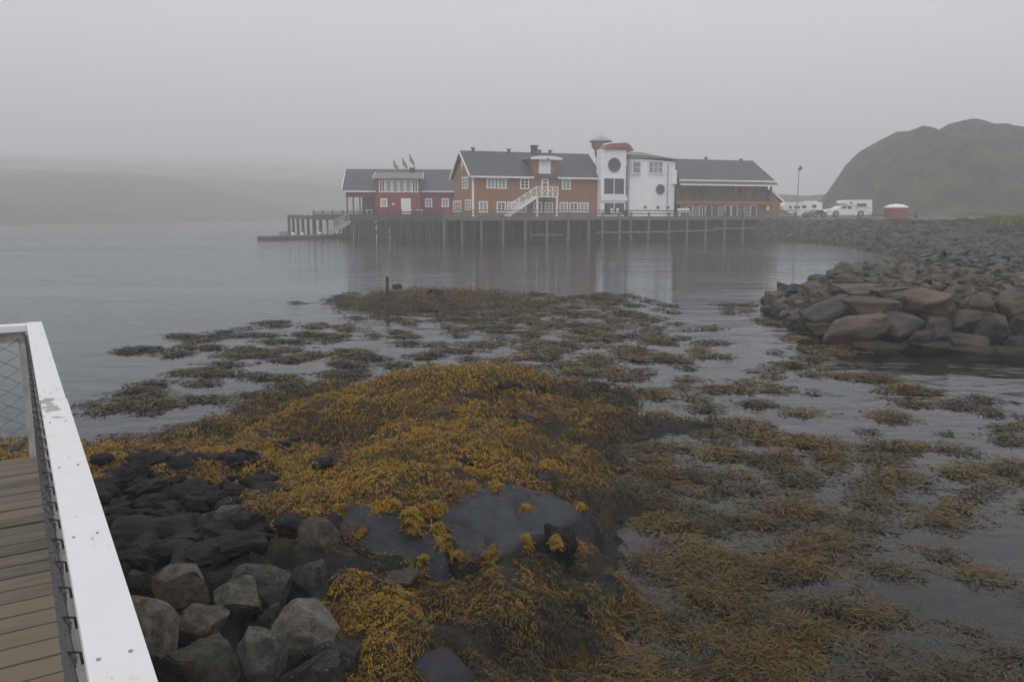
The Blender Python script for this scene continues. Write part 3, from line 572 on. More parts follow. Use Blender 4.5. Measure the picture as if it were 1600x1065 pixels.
FG = [  # kind, idx, box, zb, colour, label
 ('boulder', 0, (191, 888, 232, 926), .5, (.8, .75, .65), 'small brown boulder half hidden behind the white handrail', (0, 0)),
 ('boulder', 1, (236, 876, 334, 950), .5, (1.35, 1.22, 1.16), 'flat topped pinkish grey boulder, the broadest of the upper row beside the handrail', (.1, .05)),
 ('boulder_yellow', 0, (326, 902, 413, 964), .48, (1.2, 1.2, 1.1), 'grey boulder with a large mustard yellow stain on its side', (0, .1)),
 ('boulder', 2, (358, 880, 454, 941), .5, (.7, .7, .7), 'dark grey boulder behind the yellow stained boulder', (0, 0)),
 ('boulder', 3, (452, 874, 512, 932), .45, (.6, .58, .58), 'dark squarish boulder at the end of the upper row, next to rockweed', (0, 0)),
 ('boulder_yellow', 1, (190, 926, 280, 1028), .52, (1.9, 1.82, 1.7), 'pale rough boulder touching the handrail, its face spotted with yellow lichen', (0, 0)),
 ('boulder', 4, (266, 940, 348, 1004), .45, (1.3, 1.2, 1.05), 'brownish wedge shaped boulder beside the pale rough boulder', (0, .15)),
 ('boulder', 5, (425, 938, 534, 1022), .42, (1.6, 1.57, 1.52), 'large light grey boulder with a pale flat top, rockweed to its side', (.1, .05)),
 ('boulder_lichen', 0, (256, 996, 380, 1085), .45, (.95, .95, .92), 'dark boulder sprinkled with orange lichen beside the lower handrail', (0, 0)),
 ('boulder', 0, (358, 976, 448, 1078), .42, (1.2, 1.2, 1.18), 'rounded plain grey boulder standing upright between lichened and light grey boulders', (.05, 0)),
 ('boulder', 2, (466, 806, 530, 868), .5, (.9, .75, .62), 'brown pyramid shaped boulder rising out of the rockweed', (0, .1)),
 ('boulder', 1, (333, 784, 392, 824), .5, (.75, .78, .82), 'small bluish grey boulder lying on the black bedrock', (0, .05)),
 ('boulder', 3, (412, 942, 440, 984), .42, (.8, .78, .74), 'narrow grey stone wedged in front of the light grey boulder', (0, 0)),
 ('boulder', 5, (482, 850, 560, 884), .45, (.45, .47, .5), 'low dark slab lying below the brown pyramid shaped boulder', (0, 0)),
 ('boulder', 4, (522, 810, 562, 850), .5, (.75, .62, .5), 'small rusty brown boulder behind the pyramid shaped boulder', (0, 0)),
 ('boulder', 2, (555, 893, 590, 922), .42, (.8, .62, .55), 'small reddish stone among rockweed below the dark slab', (0, 0)),
 ('boulder', 4, (590, 890, 650, 914), .42, (.75, .65, .62), 'low pinkish stone with rockweed on its top edge', (0, .1)),
]
for k, i, b, zb, c, lab, tl in FG:
    o = px_rock('boulder', k, i, *b, zb, color=tuple(1.38 * q for q in c), tilt=tl, rz=random.uniform(-.3, .3)); tag(o, lab, 'boulder', 'boulders at the foot of the deck')
for b, zb, c in [((420, 1010, 470, 1070), .35, (.5, .5, .5)), ((470, 1000, 560, 1075), .33, (.42, .42, .42)), ((200, 1020, 262, 1080), .45, (.45, .45, .45)), ((340, 950, 370, 985), .4, (.5, .5, .5)), ((395, 960, 425, 1000), .38, (.4, .4, .4)), ((130, 960, 200, 1040), .5, (.8, .8, .8)), ((150, 1040, 230, 1120), .5, (.7, .7, .7)), ((440, 1030, 540, 1110), .33, (.5, .5, .5)), ((260, 1075, 420, 1160), .42, (.9, .9, .9))]:
    px_rock('rock', 'boulder', random.randrange(6), *b, zb, shore, color=c, rz=random.uniform(-.4, .4))
# wet bedrock knobs: pieces of the shore
for k in range(120):
    x = random.uniform(150, 430); y = random.uniform(715, 895)
    if x < 120 + (y - 700) * .25: continue
    wpx = random.uniform(20, 62) * (.7 + (y - 700) / 500)
    px_rock('rock', 'wet', k, x - wpx / 2, y - wpx * .42, x + wpx / 2, y, .42 + .1 * (y - 700) / 200, shore, depth=1.1, rz=random.uniform(-1, 1), tilt=(random.uniform(-.2, .2), random.uniform(-.35, .35)), color=(random.uniform(.7, 1.3),) * 3, sink=.5)
for x, y, wp, hp, zb in [(685, 594, 44, 14, .66), (740, 630, 30, 15, .48), (706, 646, 20, 9, .5), (792, 610, 44, 16, .5), (838, 612, 30, 14, .45), (681, 700, 16, 12, .56), (822, 664, 42, 10, .40), (730, 726, 34, 10, .5), (620, 450, 16, 7, .42), (680, 458, 26, 7, .36), (195, 722, 34, 16, .2), (460, 690, 20, 8, .3), (940, 612, 30, 16, .3), (872, 880, 60, 62, .28), (912, 985, 42, 44, .08), (720, 1050, 90, 40, .2), (600, 935, 50, 20, .4), (250, 736, 60, 30, .32), (205, 760, 60, 40, .4), (440, 700, 30, 14, .3),
                          (320, 700, 26, 12, .24), (1010, 945, 26, 12, -.03), (735, 830, 18, 8, .45), (630, 800, 26, 12, .52), (570, 775, 34, 14, .5), (500, 730, 40, 12, .42), (410, 735, 50, 16, .36), (450, 830, 56, 26, .52), (380, 870, 90, 34, .55), (330, 880, 90, 34, .55)]:
    px_rock('rock', 'wet', random.randrange(9), x - wp / 2, y - hp, x + wp / 2, y, zb, shore, depth=1.0, rz=random.uniform(-.6, .6), color=(1.15,) * 3, sink=.4)
# smooth bare slabs
def slab(poly, zt, zb, seed, sag=0.0):
    bm = bmesh.new()
    top = []
    for i, (x, y, *zz) in enumerate(poly):
        p = gz(x, y, zz[0] if zz else zt); top.append(p)
    c = sum(top, Vector()) / len(top)
    for p in top:
        bm.verts.new(c + (p - c) * .97 + Vector((0, 0, .015))); bm.verts.new(Vector((c.x + (p.x - c.x) * 1.12, c.y + (p.y - c.y) * 1.12, zb)))
        bm.verts.new(c + (p - c) * 1.02 - Vector((0, 0, .03)))
    bmesh.ops.convex_hull(bm, input=bm.verts); bmesh.ops.triangulate(bm, faces=bm.faces)
    for _ in range(4):
        bmesh.ops.subdivide_edges(bm, edges=[e for e in bm.edges if e.calc_length() > .09], cuts=1)
        bmesh.ops.triangulate(bm, faces=bm.faces)
    for _ in range(2): bmesh.ops.smooth_vert(bm, verts=bm.verts, factor=.35, use_axis_x=True, use_axis_y=True, use_axis_z=True)
    for v in bm.verts:
        q = v.co * 2.0 + Vector((seed, 0, 0)); v.co.z += mnoise.fractal(q * 2, .9, 2, 5) * .035 - .05 * math.exp(-(mnoise.noise(q * .9) / .06) ** 2) + mnoise.noise(v.co * 1.1 + Vector((seed * 3, 1, 2))) * .03
        v.co.x += mnoise.noise(q * 1.3) * .05; v.co.y += mnoise.noise(q * 1.3 + Vector((9, 9, 9))) * .05
    me = bpy.data.meshes.new('rock_slab'); bm.to_mesh(me); bm.free(); me.materials.append(M['slab']); me.shade_smooth()
    return link('rock_slab', me, shore)
slab([(672, 782, .56), (700, 772, .57), (770, 761, .56), (835, 766, .5), (925, 794, .36), (912, 812, .34), (848, 838, .38), (792, 868, .42), (716, 868, .46), (690, 835, .5)], .45, 0, 3)
slab([(528, 786, .66), (566, 782, .68), (604, 792, .66), (668, 822, .55), (712, 868, .46), (690, 892, .42), (640, 888, .42), (586, 868, .48), (552, 838, .56)], .5, .1, 9)
slab([(826, 720, .46), (842, 714, .48), (868, 722, .44), (880, 744, .36), (846, 750, .38)], .42, .1, 15)
slab([(640, 1022, .38), (700, 1012, .38), (752, 1062, .24), (730, 1090, .2), (640, 1085, .25)], .3, -.1, 21)
0 and slab([(312, 852, .72), (360, 842, .72), (430, 856, .68), (430, 884, .6), (330, 890, .6)], .65, .2, 27)
# ================================================================== BREAKWATER
bw = empty('breakwater', gz(1400, 545), 0, 'rubble stone breakwater running out into the water, faced with big quarry boulders', 'breakwater')
bw_o = bw.location.copy()
# core: a mound under the stones
tip = gz(1192, 482); fr = [tip, gz(1240, 512), gz(1300, 530), gz(1400, 546), gz(1500, 550), gz(1620, 553), gz(1800, 560), gz(2100, 575)]
bk = [gy(1188, 475, 25.6), gy(1246, 447, 27.2), gy(1328, 425, 29.6), gy(1420, 411, 33.0), gy(1500, 406, 35.0), gy(1620, 402, 37), gy(1800, 400, 37), gy(2100, 400, 37)]
tb = np.linspace(0, 7, 120); Af = interp_pts(fr, tb); Bb = interp_pts(bk, tb); vb = np.linspace(0, 1, 46)
GB = Af[None] * (1 - vb[:, None, None]) + Bb[None] * vb[:, None, None]
crest = np.interp(tb, [0, .6, 1.2, 2, 2.6, 3.5, 7], [.02, .26, .55, .85, 1.02, 1.13, 1.2])
pf = np.interp(vb, [0, .12, .2, .3, .8, .9, 1], [-.5, .55, .85, .93, 1.08, .7, -.6])
def bw_h(t, v): return np.interp(t, [0, .6, 1.2, 2, 2.6, 3.5, 7], [.02, .26, .55, .85, 1.02, 1.13, 1.2]) * np.interp(v, [0, .12, .2, .3, .8, .9, 1], [-.5, .55, .85, .93, 1.08, .7, -.6])
GB[..., 2] = crest[None] * pf[:, None] + (fbm(GB[..., 0] * 2, GB[..., 1] * 2, 3, 77) - .5) * .15
core = link('core', grid_mesh('core', GB[..., 0] - bw_o.x, GB[..., 1] - bw_o.y, GB[..., 2] - bw_o.z, M['bank']), bw)
BW = [  # box, Y at its centre, colour, tilt
 ((1283, 492, 1392, 534), 18.6, (1.05, .92, .82), .12), ((1254, 468, 1326, 508), 20.2, (.72, .76, .80), -.35), ((1316, 463, 1398, 504), 19.6, (.85, .85, .85), .15), ((1380, 488, 1444, 527), 18.6, (.78, .80, .83), 0), ((1398, 454, 1505, 489), 19.4, (1.2, .98, .78), -.03), ((1442, 495, 1487, 535), 18.2, (.78, .79, .80), .1),
 ((1488, 484, 1528, 519), 18.3, (.88, .86, .84), 0), ((1512, 459, 1558, 494), 19.2, (.95, .84, .78), 0), ((1520, 489, 1580, 538), 18.1, (.72, .73, .74), .05), ((1554, 454, 1612, 496), 19.2, (1.1, .95, .82), .1), ((1575, 494, 1620, 526), 18.1, (.7, .72, .74), 0), ((1475, 522, 1538, 542), 17.9, (.72, .73, .73), 0), ((1418, 516, 1456, 535), 18.1, (.7, .7, .7), .1),
 ((1298, 442, 1366, 469), 21.3, (1.2, 1.17, 1.12), .05), ((1364, 448, 1414, 469), 20.6, (.95, .97, .98), 0), ((1336, 440, 1374, 453), 22.6, (.45, .45, .43), 0), ((1496, 468, 1516, 487), 19.0, (.95, .72, .62), 0), ((1568, 524, 1604, 546), 17.8, (.65, .66, .64), 0), ((1600, 460, 1670, 500), 19.2, (.9, .88, .85), 0), ((1605, 500, 1680, 545), 18.0, (.8, .8, .8), 0),
 ((1268, 460, 1308, 481), 21.8, (1.0, 1.0, .98), -.3), ((1250, 441, 1298, 467), 23.6, (.95, .95, .95), -.3), ((1284, 430, 1320, 446), 25.5, (.75, .78, .72), 0), ((1316, 427, 1344, 442), 26.2, (.8, .78, .74), 0), ((1224, 462, 1262, 484), 23.4, (.95, .96, .97), -.35), ((1232, 478, 1276, 496), 22.0, (.85, .88, .88), -.35), ((1236, 488, 1272, 506), 21.3, (.9, .92, .92), -.3), ((1206, 474, 1236, 490), 23.6, (.8, .8, .8), -.3), ((1194, 476, 1216, 488), 24.4, (.75, .75, .73), -.2), ((1216, 484, 1246, 500), 22.6, (1, 1, 1), -.3), ((1232, 446, 1264, 462), 24.8, (.7, .72, .72), -.3), ((1256, 500, 1290, 516), 20.6, (.5, .45, .35), -.1),
 ((1266, 506, 1334, 528), 19.3, (.42, .40, .33), 0), ((1326, 528, 1402, 552), 18.1, (.42, .40, .30), 0), ((1400, 532, 1480, 554), 17.7, (.38, .36, .28), 0), ((1478, 538, 1544, 556), 17.5, (.40, .38, .30), 0), ((1540, 540, 1606, 560), 17.4, (.42, .42, .36), 0), ((1600, 540, 1680, 562), 17.4, (.42, .42, .36), 0),
 ((1390, 462, 1412, 486), 19.3, (.5, .5, .5), 0), ((1440, 486, 1494, 500), 18.9, (.45, .45, .45), 0), ((1504, 490, 1530, 520), 18.6, (.45, .45, .45), 0), ((1376, 436, 1420, 456), 23.2, (.9, .85, .8), 0), ((1440, 440, 1470, 456), 22.0, (1.25, 1.0, .85), 0)]
for k, (b, Y, c, tl) in enumerate(BW):
    p = gy((b[0] + b[2]) / 2, (b[1] + b[3]) / 2, Y); t = Y * cos(PIT) + (CH - p.z) * sin(PIT)
    wd = (b[2] - b[0]) / FPX * t; ht = (b[3] - b[1]) / FPX * t
    o = place_rock('boulder', rock_lib['quarry'][k % 12], bw, p - bw_o, (wd / 2 * 1.06, max(.55 * wd, .6 * ht), ht / 2 * 1.08), random.uniform(-.15, .15) + (pi if k % 3 == 0 else 0), (random.uniform(-.1, .1), tl), c)
cnt = 0
big = []
for k in range(2200):
    t = random.uniform(1.4, 7) if random.random() < .9 else random.uniform(.3, 1.6); v = random.uniform(.15, .93)
    P = np.array([np.interp(t, range(8), [p[i] for p in fr]) * (1 - v) + np.interp(t, range(8), [p[i] for p in bk]) * v for i in range(2)])
    z = float(bw_h(t, v)); px, py = project(P[0], P[1], z)
    s = random.choice([.07, .09, .12, .15, .2, .28]) * (.8 + .5 * (v > .75))
    big.append((s / P[1], px, P, z, s, v))
big.sort(key=lambda a: -a[0] * (1 if a[1] < 1640 else .01))
rb_v, rb_f = [], []
nb = 0
for i, (q, px, P, z, s, v) in enumerate(big):
    tone = random.uniform(.65, 1.3); c = (tone * random.uniform(.95, 1.12), tone, tone * random.uniform(.85, 1.0))
    sz = (s * random.uniform(.8, 1.4), s * random.uniform(.7, 1.1), s * random.uniform(.45, .75)); loc = Vector((P[0], P[1], z + s * .25)) - bw_o
    if i < 250:
        place_rock('stone', rock_lib['small'][i % 12], bw, loc, sz, random.uniform(0, 6.28), (random.uniform(-.3, .3), random.uniform(-.3, .3)), c)
    else:
        vv_, ff_ = SMALL[i % 12]; R = np.array(Matrix.Rotation(random.uniform(0, 6.28), 3, 'Z') @ Matrix.Rotation(random.uniform(-.3, .3), 3, 'X'))
        rb_f.append(ff_ + nb); rb_v.append((vv_ * sz) @ R.T + np.array(loc)); nb += len(vv_)
o = link('rubble', fast_mesh('rubble', np.concatenate(rb_v), np.concatenate(rb_f), M['rubble']), bw); o['kind'] = 'stuff'
# rubble on the far bank
def scatter_bank():
    Vs, Fs, nb = [], [], 0
    for k in range(4300):
        t = random.uniform(.55, 8.2); v = random.uniform(-.03, 1.0) ; 
        a = np.array([np.interp(t, range(len(SH)), [p[i] for p in SH]) for i in range(3)]); b = np.array([np.interp(t, range(len(CR)), [p[i] for p in CR]) for i in range(3)])
        p = a * (1 - v) + b * v; p[2] = b[2] * max(v, 0) ** .75 if v > 0 else v * 8
        if v < .12 and random.random() < .5: continue
        s = random.uniform(.12, .30)
        if random.random() < .08: s *= 1.9
        R = np.array(Matrix.Rotation(random.uniform(0, 6.28), 3, 'Z'))
        Vs.append((SMALL[k % 12][0] * (s * random.uniform(.8, 1.5), s, s * random.uniform(.5, .9))) @ R.T + p); Fs.append(SMALL[k % 12][1] + nb); nb += len(SMALL[k % 12][0])
    return fast_mesh('bank_rubble', np.concatenate(Vs), np.concatenate(Fs), M['bankstone'])
o = link('bank_rubble', scatter_bank()); tag(o, 'loose stones covering the bank below the road', 'rubble', kind='stuff')
for k in range(26):
    x = random.uniform(1490, 1640); y = random.uniform(362, 404); v = 0
    Yb = np.interp(y, [345, 362, 404, 420], [72, 66, 57, 54])
    p = gy(x, y, Yb); s = random.uniform(.5, 1.3); tone = random.uniform(.4, .8)
    place_rock('rock', rock_lib['quarry'][k % 12], None, p, (s * 1.3, s, s * .8), random.uniform(0, 6), (random.uniform(-.3, .3),) * 2, (tone, tone, tone * .97))
for o in [o for o in col.objects if o.name.split('.')[0] == 'rock' and o.parent is None]:
    tag(o, 'large dark rock in the heap on the bank behind the breakwater', 'rock', 'dark rocks heaped on the bank behind the breakwater')
# grass on the bank and hill foot (right)
def grass(n, area, z0, col_, hgt, wid):
    x, y, z = area(n); m = len(x); ang = rng.uniform(0, 2 * pi, m)
    t = np.array([0, .6, 1.0]); H = rng.uniform(.5, 1, m) * hgt; C = np.zeros((m, 3, 3))
    ln_ = rng.normal(0, .35, (m, 2)) * H[:, None]
    for j in range(3): C[:, j, 0] = x + ln_[:, 0] * t[j] ** 2; C[:, j, 1] = y + ln_[:, 1] * t[j] ** 2; C[:, j, 2] = z + H * t[j]
    W = wid * rng.uniform(.6, 1.3, m)[:, None] * np.array([1, .8, .2]); sd = np.stack([np.cos(ang), np.sin(ang), 0 * ang], -1)
    cc = np.array(col_) * rng.uniform(.6, 1.4, m)[:, None]
    return ribbons('grass', C, W, sd, cc, M['grass'])
def area_bank(n):
    x = rng.uniform(36, 62, n); y = rng.uniform(58, 84, n); px, py = project(x, y, 2.4)
    k = (px > 1545) & (px < 1750) & (fbm(x / 2.5, y / 2.5, 3, 91) > .42) & (y > 61)
    return x[k], y[k], np.full(k.sum(), 2.1)
o = link('grass', grass(26000, area_bank, 2.2, (.13, .135, .012), .8, .09)); tag(o, 'yellow green grass growing on top of the bank above the dark rocks', 'grass', kind='stuff')
def area_crest(n):
    t = rng.uniform(4.2, 8.5, n); v = rng.uniform(.72, 1.02, n)
    a = interp_pts(SH, t); b = interp_pts(CR, t); x = a[:, 0] * (1 - v) + b[:, 0] * v; y = a[:, 1] * (1 - v) + b[:, 1] * v; k = fbm(x / 3, y / 3, 3, 93) > .5
    return x[k], y[k], (b[:, 2] * v ** .75)[k]
o = link('grass', grass(16000, area_crest, 2, (.055, .06, .018), .3, .05)); tag(o, 'sparse dull green grass along the crest of the bank below the road', 'grass', kind='stuff')
# ================================================================== HARBOUR BUILDINGS
DZ = 2.65                                                  # pier deck level
F0 = Frame(gy(738, 336, 86), radians(20))
def root_at(name, fr, label, cat, group=None): return empty(name, (fr.o.x, fr.o.y, 0), fr.a, label, cat, group)
def window(root, fr, x0, y0, x1, y1, d=0.0, nx=2, ny=3, pane='glass_pale', cas=.13, side=None, name='window', frame='white'):
    if side is None:
        s0, za = fr.L(x0, y0, d); s1, zb = fr.L(x1, y1, d)
    else:
        s0, za = fr.S(x0, y0, side); s1, zb = fr.S(x1, y1, side)
    s0, s1 = sorted((s0, s1)); zb, za = sorted((zb, za))
    return window_at(root, s0, zb, s1, za, d, nx, ny, pane, cas, side, name, frame)
def window_at(root, s0, z0, s1, z1, d=0.0, nx=2, ny=3, pane='glass_pale', cas=.13, side=None, name='window', frame='white'):
    m = MB(); p = MB()
    def bx(mb, a0, b0, a1, b1, f, k):                      # f: proud of the wall, k: depth
        if side is None: mb.box((a0, d - f, b0), (a1, d - f + k, b1))
        else: mb.box((side - f, a0, b0), (side - f + k, a1, b1))
    bx(m, s0, z0 + cas, s0 + cas, z1, .07, .075); bx(m, s1 - cas, z0 + cas, s1, z1, .07, .075); bx(m, s0 - .04, z0, s1 + .04, z0 + cas, .09, .095); bx(m, s0 + cas, z1 - cas, s1 - cas, z1, .065, .07)
    for i in range(1, nx):
        a = s0 + cas + (s1 - s0 - 2 * cas) * i / nx; bx(m, a - .045, z0 + cas, a + .045, z1 - cas, .055, .04)
    for j in range(1, ny):
        b = z0 + cas + (z1 - z0 - 2 * cas) * j / ny; bx(m, s0 + cas, b - .025, s1 - cas, b + .025, .05, .03)
    bx(p, s0 + cas, z0 + cas, s1 - cas, z1 - cas, .018, .016)
    w_ = m.build(name, M[frame], root); p.build('pane', M[pane], w_); return w_
def gable_roof(m, s0, s1, ye, ze, yr, zr, yb=None, zb=None, th=.16):
    yb = 2 * yr - ye if yb is None else yb; zb = ze if zb is None else zb
    m.prism([(ye, ze), (yr, zr), (yb, zb), (yb, zb + th), (yr, zr + th), (ye, ze + th)], s0, s1, 'x')
def pane_pick(i): return 'glass' if i % 3 == 0 else 'glass_pale'
# ---------------------------------------------------------------- ochre warehouse
hs_ = root_at('warehouse', F0, 'ochre boarded warehouse with slate roof, white stair and hoist dormer', 'building')
sR = F0.L(939, 336)[0]; ze = (F0.L(738, 272)[1] + F0.L(938, 277)[1]) / 2; hd = 3.5; zr = F0.S(725, 238.5, 0)[1]
zr = (gy(725, 238.5, F0.world(0, hd, 0).y)).z
MB().prism([(0, 2.3), (2 * hd, 2.3), (2 * hd, ze), (hd, zr - .05), (0, ze)], 0, sR, 'x').build('wall', M['orange'], hs_)
slope = (zr - ze) / hd
m = MB(); gable_roof(m, -.35, sR - .02, -.42, ze - .42 * slope + .06, hd, zr + .06); rf = m.build('roof', M['slate'], hs_)
m = MB(); m.box((-.33, -.55, ze - .42 * slope - .02), (F0.L(832, 274)[0], -.43, ze - .42 * slope + .16)); m.box((F0.L(869, 274)[0], -.55, ze - .42 * slope - .02), (sR - .03, -.43, ze - .42 * slope + .16)); m.build('gutter', M['white'], hs_)
m = MB()
for yy, zz in ((-.42, ze - .42 * slope), (2 * hd + .42, ze - .42 * slope)): m.bar((-.40, yy, zz + .10), (-.40, hd, zr + .14), .06, .28, up=(0, 0, 1))
m.build('barge_board', M['white'], hs_)
m = MB(); m.box((-.03, -.03, 2.3), (.2, -.002, ze - .1)); m.build('corner_board', M['white'], hs_)
for i, (x0, y0, x1, y1, nx, ny) in enumerate([(760, 277, 774, 294.6, 2, 3), (776.8, 277, 791, 295, 2, 3), (812.7, 278, 826.6, 295.6, 2, 3), (877.9, 279.5, 891.4, 296.4, 2, 3), (748, 314.3, 762, 332, 2, 3), (776, 315, 790.3, 332, 2, 3), (792.4, 315, 806.6, 332, 2, 3), (808.2, 315.3, 822.4, 332, 2, 3), (833.8, 316, 846.8, 332, 2, 3), (851, 316, 864, 332, 2, 3), (874, 316, 887, 331.6, 2, 3), (889.6, 316.2, 903, 331.6, 2, 3), (905.5, 316.4, 919, 331.8, 2, 3)]):
    window(hs_, F0, x0, y0, x1, y1, 0, nx, ny, pane_pick(i + 1))
window(hs_, F0, 722.7, 277, 731.4, 294.6, 0, 2, 3, side=0); window(hs_, F0, 727.3, 312, 736, 329, 0, 2, 3, side=0); window(hs_, F0, 708.5, 314, 721, 331, 0, 3, 2, side=0)
yv, zv = F0.S(722, 258, 0); MB().prism([(yv - .25, zv), (yv, zv + .55), (yv + .25, zv), (yv, zv - .55)], -.05, -.002, 'x').build('gable_vent', M['white'], hs_)
# hoist dormer
a0, zt = F0.L(834, 245); a1, _ = F0.L(868, 245)
MB().box((a0, -.06, ze - .7), (a1, hd - .2, zt - .05)).build('dormer', M['orange'], hs_)
m = MB(); ac = (a0 + a1) / 2; wv = (a1 - a0) / 2 + .55
poly = [(ac + wv * math.cos(t_) * 1.0, zt - .14 + .26 * math.sin(t_)) for t_ in np.linspace(0, pi, 9)]; m.prism(poly + [(ac - wv, zt - .22), (ac + wv, zt - .22)], -.55, hd, 'y'); dr = m.build('dormer_roof', M['slate2'], hs_)
poly2 = [(ac + (wv + .03) * math.cos(t_), zt - .17 + .26 * math.sin(t_)) for t_ in np.linspace(0, pi, 9)]; MB().prism(poly2 + [(ac - wv - .03, zt - .30), (ac + wv + .03, zt - .30)], -.62, -.553, 'y').build('cornice', M['white'], dr)
d0, dz0 = F0.L(841.5, 271.5); d1, dz1 = F0.L(860, 246)
dd = MB().box((d0, -.12, dz0), (d1, -.062, dz1)).build('loading_door', M['white'], hs_)
MB().bar((d1 - .55, -.125, dz1 - .1), (d1 - .55, -.9, dz1 - .25), .14).build('hoist_beam', M['timber_dark'], dd)
for x, yt, yb_ in ((739, 232.5, 240), (795, 234.5, 241), (843, 236, 243), (859.5, 236.5, 243), (932, 240, 246)):
    s_, z_ = F0.L(x, yt, hd); MB().tube((s_, hd, zr - .1), (s_, hd, z_), .16).tube((s_, hd, z_), (s_, hd, z_ + .12), .26).build('vent_pipe', M['timber_dark'], rf)
s_, z_ = F0.L(834.5, 229, hd); MB().box((s_ - .3, hd - .3, zr - .1), (s_ + .3, hd + .3, z_)).box((s_ - .36, hd - .36, z_), (s_ + .36, hd + .36, z_ + .12)).build('chimney', M['timber_dark'], rf)
b0, bz0 = F0.L(845.5, 305, 0); b1, bz1 = F0.L(857, 279, 0)
m = MB(); m.box((b0, -.07, bz0), (b0 + .16, -.002, bz1)).box((b1 - .16, -.07, bz0), (b1, -.002, bz1)).box((b0 + .16, -.07, bz1 - .16), (b1 - .16, -.002, bz1)).box((b0 + .16, -.06, bz0 + 1.3), (b1 - .16, -.002, bz0 + 1.42)); dd = m.build('door', M['white'], hs_)
MB().box((b0 + .16, -.03, bz0), (b1 - .16, -.003, bz1 - .16)).build('door_leaf', M['orange'], dd)
# outside stair
st = root_at('staircase', F0, 'white timber staircase with cross braced railing against the ochre warehouse', 'staircase')
dS = -1.5
l0, lz = F0.L(838.5, 306, dS); l1, _ = F0.L(872, 306, dS); f0_, fz = F0.L(794, 340, dS)
MB().box((l0, dS, lz - .14), (l1, -.08, lz)).build('landing', M['white'], st)
for s_ in (l0 + .1, l1 - .1): MB().box((s_ - .09, dS + .02, DZ), (s_ + .09, dS + .2, lz - .14)).build('post', M['white'], st)
for yy in (dS + .05, dS + 1.1): MB().bar((f0_, yy, DZ + .05), (l0, yy, lz - .1), .08, .32).build('stringer', M['white'], st)
for k in range(14):
    t_ = (k + .5) / 14; MB().box((f0_ + (l0 - f0_) * t_ - .16, dS + .1, DZ + (lz - DZ) * t_), (f0_ + (l0 - f0_) * t_ + .16, dS + 1.05, DZ + (lz - DZ) * t_ + .05)).build('step', M['white'], st)
m = MB(); hR = .95
def xrail(m, p, q, y, n):
    p, q = Vector((p[0], y, p[1])), Vector((q[0], y, q[1])); up = Vector((0, 0, hR))
    m.bar(p + up, q + up, .09, .09); m.bar(p + up * .2, q + up * .2, .05, .05)
    for i in range(n + 1):
        a = p.lerp(q, i / n); m.bar(a, a + up, .08, .08, (1, 0, 0))
        if i < n:
            b = p.lerp(q, (i + 1) / n); m.bar(a + up * .2, b + up * .95, .05, .05); m.bar(b + up * .2 + Vector((0, .01, 0)), a + up * .95 + Vector((0, .01, 0)), .05, .05)
xrail(m, (f0_, DZ + .2), (l0, lz), dS + .05, 5); m.build('stair_railing', M['white'], st)
m = MB(); xrail(m, (l0, lz), (l1, lz), dS + .03, 4); m.build('landing_railing', M['white'], st)
# ---------------------------------------------------------------- white tower
tw = root_at('tower', F0, 'white rendered tower with one big round window and an orange cornice', 'building')
dT = -.9
t0, tz = F0.L(940, 233, dT); t1, _ = F0.L(979, 233, dT)
MB().box((t0, dT, 2.3), (t1, .3, tz)).build('wall', M['render'], tw)
cp = [F0.L(x, y, dT - .25) for x, y in ((945, 233.5), (950, 226), (955, 224), (978, 223.2), (985, 227), (990, 235.5), (985, 237), (978, 232))]
MB().prism(cp, dT - .3, .6, 'y').build('cornice', M['redtrim'], tw)
cp2 = [F0.L(x, y, dT - .25) for x, y in ((953, 224.3), (978, 223.1), (979, 221.8), (954, 222.6))]
MB().prism(cp2, dT - .32, .62, 'y').build('roof_edge', M['white'], tw)
def round_window(root, fr, x, y, rpx, d, pane='glass', name='round_window', nrm=None):
    s_, z_ = fr.L(x, y, d); s2, _ = fr.L(x + rpx, y, d); r_ = s2 - s_
    n = 28; m = MB(); vs = []
    for rr, yy in ((r_ * 1.0, -.06), (r_ * .9, -.06), (r_ * .9, -.01), (r_ * 1.0, -.001)):
        vs += [(s_ + rr * cos(2 * pi * i / n), d + yy, z_ + rr * sin(2 * pi * i / n)) for i in range(n)]
    m.add(vs, [(a * n + i, a * n + (i + 1) % n, ((a + 1) % 4) * n + (i + 1) % n, ((a + 1) % 4) * n + i) for a in range(4) for i in range(n)])
    f = m.build(name, M['metal'], root)
    MB().prism([(s_ + r_ * .9 * cos(2 * pi * i / n), z_ + r_ * .9 * sin(2 * pi * i / n)) for i in range(n)], d - .03, d - .012, 'y').build('pane', M[pane], f)
round_window(tw, F0, 959.8, 257.8, 10.2, dT)
window(tw, F0, 942.5, 277, 976, 305, dT, 2, 1, 'glass', .12, name='glazing')
gl2 = window(tw, F0, 942.5, 315.5, 976, 337.5, dT, 2, 1, 'glass', .12, name='glazed_door')
s0_, z0_ = F0.L(939, 313.5, dT); s1_, z1_ = F0.L(979.6, 307, dT); MB().box((s0_ - .03, dT - .18, z0_), (s1_, dT - .002, z1_)).build('ledge', M['white'], tw)
s0_, z0_ = F0.L(984, 331, dT + .6); m = MB()
